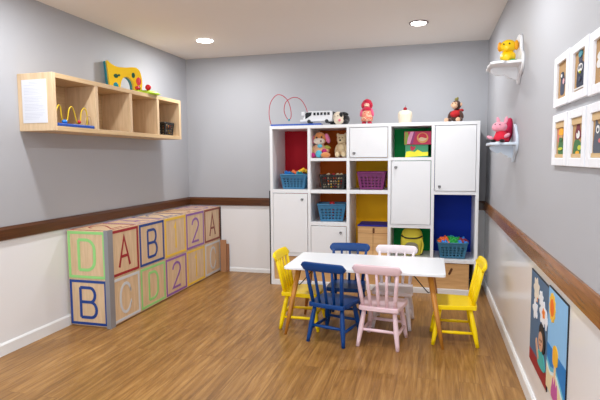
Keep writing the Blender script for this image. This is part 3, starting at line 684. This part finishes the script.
# giraffe arch toy on shelf
t = thing('activity_arch', 'yellow giraffe-patterned arch toy with green foot on top of the wall shelf', 'toy', (-3.300, -1.395, SZ1), -0.60)
t.scale = (0.85, 0.80, 1.04)
outer = [(-0.30,0.0),(-0.315,0.10),(-0.325,0.20),(-0.332,0.262),(-0.305,0.250),(-0.27,0.232),(-0.21,0.216),(-0.11,0.218),(-0.03,0.228),(0.02,0.222),(0.060,0.185),(0.078,0.09),(0.062,0.0)]
arch = [(-0.03,0.0),(-0.032,0.07),(-0.06,0.118),(-0.110,0.138),(-0.158,0.115),(-0.182,0.06),(-0.182,0.0)]
Q = smooth2(outer, 4, False) + [p for p in smooth2(arch, 4, False)]
ya = mat('giraffe_yellow', (255, 204, 16), 0.35); tq = mat('giraffe_turquoise', (14, 142, 158), 0.4)
mb = MB(); mb.prism(Q, 0.0, 0.045, 'x'); mb.build('front_shell', ya, t, bevel=0.006)
mb = MB(); mb.prism([(a-0.008, b*1.0) for a, b in Q], -0.05, -0.001, 'x'); o = mb.build('back_shell', tq, t, bevel=0.006); o['label'] = 'turquoise back half'
dk = mat('giraffe_spot', (8, 84, 60), 0.4); sp = [(-0.235,0.135,0.026,0.018,dk),(-0.20,0.143,0.014,0.010,dk),(-0.03,0.155,0.020,0.024,dk),(0.035,0.045,0.016,0.022,dk),(-0.24,0.045,0.030,0.034,tq)]
for i, (a, b, ra, rb, m) in enumerate(sp):
    mb = MB(); mb.prism(circ(a, b, ra, rb), 0.044, 0.048, 'x'); o = mb.build('spot', m, t, bevel=0.001, seg=1)
mb = MB(); mb.prism(smooth2([(0.02,0.07),(0.05,0.08),(0.06,0.11),(0.045,0.135),(0.02,0.14),(0.0,0.11)]), 0.044, 0.052, 'x'); mb.ell((0.05, 0.03, 0.11), (0.006, 0.014, 0.02)); o = mb.build('apple', mat('apple_red', (222, 60, 70), 0.4), t); o['label'] = 'red apple picture'
lg = mat('toy_lime', (178, 212, 40), 0.4)
rings = []
for y, h, w in [(-0.16,0.008,0.06),(-0.10,0.016,0.075),(-0.05,0.022,0.08),(0.05,0.03,0.085),(0.15,0.034,0.08),(0.24,0.03,0.07),(0.30,0.012,0.05)]:
    rings.append([V((0.0+w*a, y, h*b)) for a, b in [(-1,0),(-0.95,0.6),(-0.6,1),(0,1.05),(0.6,1),(0.95,0.6),(1,0)]])
mb = MB(); mb.loft(rings); o = mb.build('foot_ramp', lg, t); o['label'] = 'lime green foot'
part('button', t, cm('red'), [((0.055,0.01,0.045),(0.018,0.03,0.018))], label='red button')
mb = MB(); mb.ell((-3.195, -1.33, SZ1+0.060), 0.028); props(mb.build('toy_ball', mat('ball_red', (206, 18, 34), 0.25)), 'red ball on the lime foot of the yellow arch toy', 'ball')

# ------------------------------------------------------------------ table
t = thing('play_table', 'white rectangular child table with slanted amber legs', 'table', (0, 0, 0))
TX0, TX1, TY0, TY1, TZ = -1.652, -0.448, -2.008, -1.386, 0.551
def rrect(x0, y0, x1, y1, r, n=6):
    p = []
    for cx, cy, a in [(x1-r,y1-r,0),(x0+r,y1-r,PI/2),(x0+r,y0+r,PI),(x1-r,y0+r,1.5*PI)]:
        p += circ(cx, cy, r, n=n, a0=a, a1=a+PI/2, full=False)
    return p
mb = MB(); mb.prism(rrect(TX0, TY0, TX1, TY1, 0.025), TZ-0.020, TZ); mb.build('tabletop', mat('table_white', (240, 241, 243), 0.3, 0.01), t, bevel=0.003)
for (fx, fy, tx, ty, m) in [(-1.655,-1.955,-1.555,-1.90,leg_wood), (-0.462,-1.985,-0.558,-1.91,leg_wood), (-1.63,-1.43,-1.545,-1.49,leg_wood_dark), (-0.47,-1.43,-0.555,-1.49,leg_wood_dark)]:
    mb = MB(); mb.tube([(fx,fy,0.0),(fx+(tx-fx)*.3,fy+(ty-fy)*.3,0.16),(tx,ty,TZ-0.021)], 0.02, seg=16, rs=[0.0115,0.0165,0.0225]); mb.build('leg', m, t)
    sx = 1 if fx < -1 else -1
    lx = fx+(tx-fx)*0.74; ly = fy+(ty-fy)*0.74
    mb = MB(); mb.tube([(lx+sx*0.024, ly, 0.40), (lx+sx*0.034, ly, 0.395), (lx+sx*0.05, ly, 0.41), (lx+sx*0.15, ly, TZ-0.022)], 0.004, seg=8); o = mb.build('brace', black_metal, t); o['label'] = 'thin black brace'

# ------------------------------------------------------------------ chairs
def make_chair(label, m, loc, rz, group):
    t = thing('child_chair', label, 'chair', loc, rz, group)
    out = []
    def sup(x, y): return x, y
    outline = smooth2([(-0.132,-0.150),(0.0,-0.156),(0.132,-0.150),(0.146,-0.11),(0.163,0.05),(0.162,0.125),(0.135,0.152),(0.0,0.160),(-0.135,0.152),(-0.162,0.125),(-0.163,0.05),(-0.146,-0.11)], 4)
    mb = MB(); mb.prism(outline, 0.272, 0.305); mb.build('seat', m, t, bevel=0.011, seg=3)
    leg = [(0.148, 0.145, 0.0), (0.108, 0.105, 0.275)]
    pos = {}
    for sx in (-1, 1):
        for sy in (-1, 1):
            a = V((sx*0.148, sy*0.158, 0)); b = V((sx*0.112, sy*0.106, 0.275)); pos[sx, sy] = (a, b)
            mb = MB(); mb.tube([a, a.lerp(b, 0.15), a.lerp(b, 0.45), a.lerp(b, 0.75), b], 0.016, seg=14, rs=[0.0135, 0.0155, 0.0195, 0.0175, 0.0155]); mb.build('leg', m, t)
    def st(p, q, f):
        a = pos[p][0].lerp(pos[p][1], f); b = pos[q][0].lerp(pos[q][1], f)
        mb = MB(); mb.tube([a, a.lerp(b, 0.5), b], 0.010, seg=12, rs=[0.0095, 0.0125, 0.0095]); mb.build('stretcher', m, t)
    st((-1,-1), (-1,1), 0.36); st((1,-1), (1,1), 0.36); st((-1,-1), (1,-1), 0.46); st((-1,1), (1,1), 0.46)
    for i in range(5):
        u = (i-2)/2.0
        a = V((u*0.118, -0.124-0.006*(1-u*u), 0.295)); b = V((u*0.146, -0.188-0.014*(1-u*u)+0.004, 0.570))
        k = 1.25 if abs(u) == 1 else 1.0
        mb = MB(); mb.tube([a, a.lerp(b, 0.3), a.lerp(b, 0.6), b], 0.01, seg=12, rs=[0.0105*k, 0.0125*k, 0.0115*k, 0.0095*k]); mb.build('spindle', m, t)
    rings = []
    n = 24; w = 0.178
    for i in range(n+1):
        x = -w+2*w*i/n; u = x/w
        e = max(0.0, (abs(u)-0.82)/0.18); hz = 0.034*math.sqrt(max(0.05, 1-e*e*0.93)); y = -0.189-0.016*(1-u*u); zc = 0.588+0.002*(1-u*u)
        ty = -0.010
        ring = []
        for a, b in [(-0.011,-0.8),(-0.008,-1),(0.008,-1),(0.011,-0.8),(0.011,0.75),(0.007,1),(-0.007,1),(-0.011,0.75)]:
            ring.append(V((x, y+a+ty*b, zc+hz*b)))
        rings.append(ring)
    mb = MB(); mb.loft(rings); mb.build('top_rail', m, t)
    return t
cy = mat('chair_yellow', (255, 218, 6), 0.34, 0.03, spec=0.35); cb = mat('chair_blue', (0, 62, 128), 0.34, 0.03, spec=0.35); cp = mat('chair_pink', (238, 206, 212), 0.36, 0.02)
G = 'small painted wooden chairs at the white table'
c1 = make_chair('yellow wooden child chair tucked under the table end beside the slim black strip', cy, (-1.574, -1.70, 0), -PI/2, G)
dup(c1, (-0.380, -1.755, 0), PI/2+0.04, 'yellow wooden child chair at the table end toward the painted canvases', G)
c2 = make_chair('blue wooden child chair with its back to the camera beside the pink chair', cb, (-1.262, -1.948, 0), math.radians(-15), G)
dup(c2, (-1.245, -1.46, 0), PI+0.05, 'blue wooden child chair behind the table, facing the camera', G)
c3 = make_chair('pale pink wooden child chair with its back to the camera at the table', cp, (-0.897, -1.935, 0), math.radians(-8), G)
c4 = make_chair('whitish pink wooden child chair behind the table below the yellow backpack', mat('chair_pale', (240, 228, 232), 0.36, 0.02), (-0.850, -1.485, 0), PI-0.04, G)

# ------------------------------------------------------------------ bracket shelves on the right wall
shelf_white = mat('shelf_white', (236, 235, 236), 0.4, 0.01)
shelf_blue = mat('shelf_pale_blue', (214, 224, 236), 0.4, 0.01)
def bracket_shelf(label, y0, y1, zp, d, m, ztop, zbot):
    t = thing('bracket_shelf', label, 'wall shelf', (0, 0, 0))
    yc = (y0+y1)/2; w = (y1-y0)/2
    half = [(w,0.0),(w,0.06),(w*0.92,0.10),(w*1.04,0.13),(w*0.85,d*0.95),(w*0.45,d*0.97),(0,d)]
    out = [(p[1], p[0]) for p in half]
    poly = smooth2([(-a, yc+b) for a, b in out] , 4, False) + smooth2([(-a, yc-b) for a, b in reversed(out)], 4, False)
    mb = MB(); mb.prism(poly, zp-0.018, zp, 'z'); mb.build('plate', m, t, bevel=0.004)
    # scalloped board on the wall
    bp = smooth2([(yc, ztop),(yc+w*0.45, ztop-0.02),(yc+w*0.6, zp+0.08),(yc+w*0.95, zp+0.04),(yc+w, zp-0.02),(yc+w*0.8, zp-0.06),(yc+w*0.3, zbot+0.04),(yc, zbot),(yc-w*0.3, zbot+0.04),(yc-w*0.8, zp-0.06),(yc-w, zp-0.02),(yc-w*0.95, zp+0.04),(yc-w*0.6, zp+0.08),(yc-w*0.45, ztop-0.02)], 4)
    mb = MB(); mb.prism(bp, -0.018, -0.001, 'x'); mb.build('wall_board', m, t, bevel=0.003)
    br = smooth2([(-0.017, zp-0.018),(-d*0.82, zp-0.018),(-d*0.86, zp-0.05),(-d*0.62, zp-0.072),(-d*0.5, zp-0.065),(-d*0.36, zp-0.085),(-d*0.22, zp-0.092),(-0.05, zp-0.10),(-0.017, zbot+0.03)], 3, False)
    mb = MB(); mb.prism(br, yc-0.016, yc+0.004, 'y'); mb.build('bracket', m, t, bevel=0.003)
bracket_shelf('upper white scalloped bracket shelf on the grey wall holding the yellow toy', -2.18, -1.83, 1.992, 0.205, shelf_white, 2.18, 1.86)
bracket_shelf('lower pale scalloped bracket shelf on the grey wall holding the pink toy', -2.04, -1.74, 1.480, 0.185, shelf_blue, 1.61, 1.345)
t = thing('yellow_figure', 'chunky yellow toy animal with green feet on the upper bracket shelf', 'toy', (-0.082, -2.04, 1.992), -0.35)
yl = mat('toy_bright_yellow', (246, 200, 8), 0.4)
part('body', t, yl, [((0,0,0.045),(0.050,0.042,0.042)), ((0,-0.028,0.04),(0.034,0.026,0.030))], 0.006)
part('head', t, yl, [((0,0,0.112),(0.052,0.044,0.044)), ((0.0,-0.03,0.098),(0.03,0.022,0.022))], 0.006)
for sx in (-1, 1):
    part('ear', t, mat('toy_amber', (236, 160, 10), 0.4), [((sx*0.052,0.0,0.115),(0.014,0.022,0.032))]); part('foot', t, mat('toy_green', (20, 140, 84), 0.4), [((sx*0.040,-0.02,0.012),(0.026,0.032,0.012))])
eyes(t, [(-0.018,-0.043,0.122), (0.018,-0.043,0.122)], 0.005)
t = thing('pink_plush', 'pink plush animal in a red dress seated on the lower bracket shelf', 'soft toy', (-0.102, -1.968, 1.480), -0.55)
pk = fur('plush_pink', (240, 160, 178)); rd = mat('dress_red', (214, 30, 58), 0.85)
part('head', t, pk, [((-0.008,-0.01,0.105),(0.052,0.042,0.036)), ((-0.024,-0.034,0.098),(0.026,0.024,0.020))], 0.006)
for sx in (-1, 1): part('ear', t, pk, [((sx*0.026,0.01,0.148),(0.012,0.008,0.028),(0,sx*0.3,0))])
part('arm', t, pk, [((-0.064,-0.03,0.035),(0.024,0.016,0.012),(0,0.4,0))]); part('arm', t, pk, [((0.054,-0.03,0.045),(0.022,0.016,0.012),(0,-0.6,0))])
mb = MB(); mb.lathe([(0.0005,0.008),(0.052,0.010),(0.048,0.035),(0.030,0.078),(0.0005,0.082)]); mb.build('dress', rd, t)
part('shoe', t, black, [((-0.03,-0.05,0.011),(0.016,0.026,0.011))]); part('shoe', t, black, [((0.03,-0.05,0.011),(0.016,0.026,0.011))]); eyes(t, [(-0.022,-0.046,0.122), (0.012,-0.05,0.12)], 0.004)
# crimson cushion leaning on the wall board
rings = []
T = Matrix.Translation((-0.058, -1.845, 1.482)) @ Matrix.Rotation(0.16, 4, 'Y')
mb = MB()
for z, w, d in [(0,0.04,0.014),(0.012,0.062,0.026),(0.07,0.070,0.034),(0.13,0.064,0.026),(0.165,0.040,0.016),(0.173,0.014,0.006)]:
    rings.append([T @ V((d*math.cos(a), w*math.sin(a), z)) for a in [2*PI*k/20 for k in range(20)]])
mb.loft(rings); props(mb.build('small_cushion', mat('crimson_cloth', (190, 18, 70), 0.85, bump=0.2)), 'crimson padded cushion leaning on the wall behind the pink plush', 'cushion')

# ------------------------------------------------------------------ framed paper pictures on the right wall
frame_white = mat('frame_white', (240, 240, 244), 0.4, 0.01); kraft = mat('kraft_paper', (176, 138, 92), 0.8, 0.05, 25); kraft2 = mat('kraft_light', (206, 174, 128), 0.8)
def pm(n, c): return mat('paper_' + n, c, 0.8, 0.03)
slate = pm('slate', (62, 68, 88)); navy = pm('navy', (38, 46, 66)); pwhite = pm('offwhite', (224, 222, 220)); ptan = pm('tan', (196, 150, 104)); pyel = pm('amber', (236, 168, 40)); pgrn = pm('green', (64, 112, 64)); pred = pm('maroon', (112, 34, 50)); ppk = pm('blush', (216, 170, 176)); pteal = pm('teal', (72, 140, 156)); pgrey = pm('grey', (84, 88, 100)); plime = pm('lime', (196, 200, 60)); pcor = pm('coral', (206, 110, 110))
def frame(y0, y1, z0, z1, label, shapes, sill=False):
    t = thing('picture_frame', label, 'framed picture', (0, (y0+y1)/2, (z0+z1)/2), 0, 'white box frames on the grey wall')
    w, h = abs(y1-y0)/2, (z1-z0)/2; b = 0.034; c = 0.042; dp = 0.015
    mb = MB(); mb.box((-dp,-w,-h),(0,-w+c,h)); mb.box((-dp,w-c,-h),(0,w,h)); mb.box((-dp,-w+c,h-b),(0,w-c,h)); mb.box((-dp,-w+c,-h),(0,w-c,-h+b)); mb.build('frame', frame_white, t, bevel=0.002, seg=1)
    mb = MB(); mb.box((-0.004,-w+c,-h+b),(0,w-c,h-b)); bk = mb.build('backing', kraft, t)
    if sill:
        for za, zb in ((-h+b+.001, -h+b+0.016), (h-b-.026, h-b-.001)):
            mb = MB(); mb.box((-0.009,-w+c+.001,za),(-0.0042,w-c-.001,zb)); mb.build('inner_strip', kraft2, t)
    iw, ih = w-c, h-b
    for i, (poly, m) in enumerate(shapes):
        mb = MB(); mb.prism([(-u*iw, v*ih) for u, v in poly], -0.0050-0.0007*i, -0.0042, 'x'); mb.build('paper_cutout', m, t)
E_ = lambda a, b, ra, rb: circ(a, b, ra, rb)
# u runs from the far side (-1) to the near side (+1)
P1 = [(smooth2([(-.5,-.75),(-.55,-.1),(-.3,.3),(.1,.3),(.3,-.1),(.2,-.75)]), slate), (E_(-.2,.25,.36,.22), navy), (E_(-.3,.27,.14,.1), pwhite), (E_(.15,-.1,.15,.16), ppk), ([(.45,-.3),(.52,-.3),(.85,.8),(.78,.8)], navy)]
P2 = [(smooth2([(-.55,-.8),(-.6,-.2),(-.5,.3),(0,.5),(.5,.3),(.6,-.2),(.55,-.8)]), navy), (E_(-.05,.6,.3,.2), slate), (E_(-.05,.15,.4,.22), pwhite), (E_(-.2,.18,.1,.1), navy), (E_(.15,.18,.1,.1), navy), (E_(0,.83,.3,.17), pteal), (E_(0,-.4,.2,.12), slate), ([(-.12,-.02),(.12,-.02),(0,-.14)], plime), ([(-.8,-.9),(.8,-.9),(.8,-.84),(-.8,-.84)], pwhite)]
P3 = [(E_(-.3,.25,.5,.2), pwhite), (E_(.1,-.05,.4,.3), ppk), (E_(-.5,-.1,.3,.2), pwhite), (E_(0,.3,.25,.2), ppk), ([(-.3,-.7),(-.2,-.75),(.4,-.6),(.4,-.54)], pwhite)]
P4 = [([(-.75,-.1),(-.45,-.1),(-.45,.6),(-.75,.6)], pcor), (smooth2([(-.5,-.75),(-.3,0),(.3,0),(.5,-.75)]), pgrn), (E_(0,.2,.34,.22), ptan), (smooth2([(-.4,.3),(-.35,.55),(0,.62),(.4,.55),(.4,.25)]), pyel), (E_(0,.02,.35,.1), pgrn), (E_(0,-.5,.42,.08), plime)]
P5 = [(smooth2([(-.4,-.1),(-.5,.25),(0,.85),(.4,.3),(.45,0)]), pred), (E_(0,.15,.3,.2), pwhite), (E_(-.1,.3,.12,.09), pred), (smooth2([(-.6,-.85),(-.5,-.2),(0,-.1),(.6,-.35),(.7,-.85)]), pgrn), (E_(.4,-.5,.3,.12), plime), (E_(.1,-.75,.3,.1), pyel)]
P6 = [(smooth2([(-.8,-.8),(-.7,.35),(-.6,.75),(-.2,.45),(.9,.5),(.9,-.8)]), pgrey), (E_(-.35,.25,.22,.18), pwhite), (E_(-.33,.23,.09,.09), navy), (E_(.1,-.25,.3,.1), pcor)]
frame(-3.310, -3.059, 1.602, 1.826, 'white box frame with a slate cutout and a thin pole, upper row beside bare wall', P1)
frame(-3.572, -3.326, 1.600, 1.820, 'white box frame with a navy cutout wearing a teal cap, upper row', P2)
frame(-3.845, -3.590, 1.594, 1.814, 'white box frame with pink and white paper shapes, upper row', P3)
frame(-3.310, -3.059, 1.341, 1.568, 'white box frame with an orange-topped green paper figure, lower row', P4, True)
frame(-3.572, -3.326, 1.341, 1.566, 'white box frame with a maroon and white shape over green, lower row', P5, True)
frame(-3.845, -3.590, 1.341, 1.565, 'white box frame with a grey paper animal showing one eye, lower row', P6, True)

# ------------------------------------------------------------------ painted canvases on the right wall
def canvas(y0, y1, z0, z1, label, base, shapes, edge, sh):
    y0 += sh; y1 += sh
    t = thing('painted_canvas', label, 'painting', (0, 0, 0))
    mb = MB(); mb.box((-0.006, y0, z0), (0, y1, z1)); mb.build('canvas', base, t, bevel=0.001, seg=1)
    mb = MB(); mb.box((-0.0058, y0-0.004, z0-.004), (-0.0, y0-0.0003, z1+.004)); mb.box((-0.0058, y0, z1+0.0003), (-0.0, y1, z1+0.006)); o = mb.build('edge_binding', edge, t); o['label'] = 'dark edge binding'
    for i, (poly, m, nm) in enumerate(shapes):
        mb = MB(); mb.prism([(a+sh, b) for a, b in poly], -0.0064-0.0004*i, -0.0059, 'x'); mb.build(nm, m, t)
def pn(n, c): return mat('poster_' + n, c, 0.6, 0.05, 30)
cld = pn('cloud', (226, 214, 196)); cldw = pn('cloud_white', (232, 232, 236)); skin2 = pn('skin', (206, 156, 126)); shirt = pn('aqua', (64, 170, 164)); hairb = pn('black', (16, 16, 22)); redp = pn('red', (150, 26, 36)); ora = pn('orange', (238, 130, 40))
def puff(y, z, ry, rz, n=7, k=0.16):
    return [(y+ry*(1+k*math.cos(n*a))*math.cos(a), z+rz*(1+k*math.cos(n*a))*math.sin(a)) for a in [2*PI*i/56 for i in range(56)]]
canvas(-3.037, -2.612, 0.252, 0.757, 'painted canvas of clouds and a waving child on dusky blue above a red strip', pn('dusk', (74, 104, 134)),
       [([(-2.612,0.252),(-3.037,0.252),(-3.037,0.335),(-2.612,0.318)], redp, 'painted_strip'),
        (puff(-2.755,0.680,0.068,0.058), cld, 'painted_cloud'), (puff(-2.755,0.630,0.035,0.018,5), ora, 'painted_cloud'), (puff(-2.75,0.633,0.034,0.02,5), cld, 'painted_cloud'), (puff(-2.876,0.660,0.045,0.038), cldw, 'painted_cloud'), (puff(-2.74,0.566,0.055,0.046,5,0.22), cldw, 'painted_cloud'),
        (puff(-2.93,0.600,0.072,0.058), cldw, 'painted_cloud'), (puff(-3.005,0.584,0.026,0.04,4), cldw, 'painted_cloud'), (puff(-2.95,0.606,0.03,0.024,5), ora, 'painted_sun'),
        (smooth2([(-2.85,0.32),(-2.85,0.38),(-2.90,0.405),(-2.97,0.39),(-3.0,0.325)]), shirt, 'painted_shirt'), (smooth2([(-2.80,0.43),(-2.785,0.405),(-2.82,0.36),(-2.86,0.335),(-2.87,0.36),(-2.83,0.39)]), skin2, 'painted_arm'),
        (circ(-2.925,0.497,0.058,0.05), hairb, 'painted_hair'), (smooth2([(-2.96,0.52),(-3.0,0.48),(-2.99,0.42),(-2.95,0.41)]), hairb, 'painted_hair'), (circ(-2.912,0.450,0.050,0.050), skin2, 'painted_face'), (circ(-2.90,0.455,0.008,0.007), hairb, 'painted_eye'), (circ(-2.93,0.458,0.008,0.007), hairb, 'painted_eye'), (circ(-2.908,0.432,0.012,0.004), redp, 'painted_mouth')], hairb, -0.03)
sea = pn('sea', (22, 120, 190)); foam = pn('foam', (214, 226, 226)); sand = pn('sand', (226, 208, 166)); aqua2 = pn('shallows', (96, 180, 206))
canvas(-3.385, -3.045, 0.285, 0.768, 'painted canvas of a beach with an orange sun over sea and sand', pn('sky', (138, 190, 232)),
       [([(-3.045,0.50),(-3.045,0.285),(-3.385,0.285),(-3.385,0.50)], sea, 'painted_sea'), ([(-3.045,0.43),(-3.12,0.405),(-3.22,0.43),(-3.30,0.40),(-3.385,0.36),(-3.385,0.285),(-3.045,0.285)], aqua2, 'painted_shallows'),
        (smooth2([(-3.045,0.41),(-3.12,0.385),(-3.22,0.41),(-3.30,0.38),(-3.385,0.335)], 4, False)+[(-3.385,0.285),(-3.045,0.285)], foam, 'painted_foam'), (smooth2([(-3.045,0.395),(-3.12,0.37),(-3.22,0.395),(-3.30,0.36),(-3.385,0.315)], 4, False)+[(-3.385,0.285),(-3.045,0.285)], sand, 'painted_sand'),
        (puff(-3.124,0.686,0.058,0.066,12,0.08), pn('sun_yellow', (244, 190, 60)), 'painted_sun'), (circ(-3.124,0.686,0.036,0.042), pn('sun_orange', (238, 112, 30)), 'painted_sun'),
        ([(-3.195,0.45),(-3.225,0.45),(-3.225,0.33),(-3.195,0.33)], pn('peach', (232, 196, 150)), 'painted_post'), (smooth2([(-3.17,0.45),(-3.17,0.515),(-3.21,0.535),(-3.25,0.515),(-3.25,0.46),(-3.21,0.44)]), pn('amber', (240, 178, 44)), 'painted_float'),
        (smooth2([(-3.16,0.288),(-3.17,0.345),(-3.19,0.385),(-3.205,0.35),(-3.22,0.392),(-3.235,0.35),(-3.255,0.375),(-3.265,0.33),(-3.26,0.288)], 3), pn('pink', (190, 84, 150)), 'painted_starfish')], hairb, -0.022)

# ------------------------------------------------------------------ tidy: origins at each thing's base, face details under the head
for t in [o for o in SC.objects if o.parent is None and o.type == 'EMPTY']:
    kids = {c.name.split('.')[0]: c for c in t.children}
    hd = kids.get('head')
    if hd:
        for c in list(t.children):
            if c.name.split('.')[0] in ('eye', 'ear', 'muzzle', 'nose', 'eye_patch', 'hair'): c.parent = hd
def bounds(objs):
    P = [o.matrix_basis @ v.co if o.parent is None else v.co for o in objs for v in o.data.vertices]
    lo = V([min(p[i] for p in P) for i in range(3)]); hi = V([max(p[i] for p in P) for i in range(3)])
    return V(((lo.x+hi.x)/2, (lo.y+hi.y)/2, lo.z))
done = set()
def shift(o, d):
    if o.data.name not in done: o.data.transform(Matrix.Translation(d)); done.add(o.data.name)
for t in list(SC.objects):
    if t.parent is not None or t.get('kind') == 'structure': continue
    if t.type == 'MESH':
        c = bounds([t]); shift(t, -c); t.location = c
    elif t.type == 'EMPTY' and t.location.length < 1e-6:
        ds = [o for o in t.children_recursive if o.type == 'MESH']; c = bounds(ds)
        for o in ds: shift(o, -c)
        t.location = c

# ------------------------------------------------------------------ world, camera
w = bpy.data.worlds.new('World'); SC.world = w; w.use_nodes = True
bg = w.node_tree.nodes['Background']; bg.inputs[0].default_value = (0.80, 0.90, 1.0, 1); bg.inputs[1].default_value = 1.9
cam = bpy.data.cameras.new('Camera'); co = bpy.data.objects.new('Camera', cam); COL.objects.link(co)
cam.sensor_width = 36; cam.sensor_fit = 'HORIZONTAL'; cam.lens = 493.75/600*36; cam.clip_start = 0.05
r = V((0.96582516, 0.25907685, -0.00780703)); u = V((-0.01401398, 0.0822723, 0.99651135)); f = V((-0.25881532, 0.96234633, -0.08309136))
M = Matrix((r, u, -f)).transposed().to_4x4(); M.translation = V((-0.54869, -5.5969, 1.3797))
co.matrix_world = M
SC.camera = co
SC.view_settings.view_transform = 'Standard'; SC.view_settings.look = 'None'; SC.view_settings.exposure = 0.22
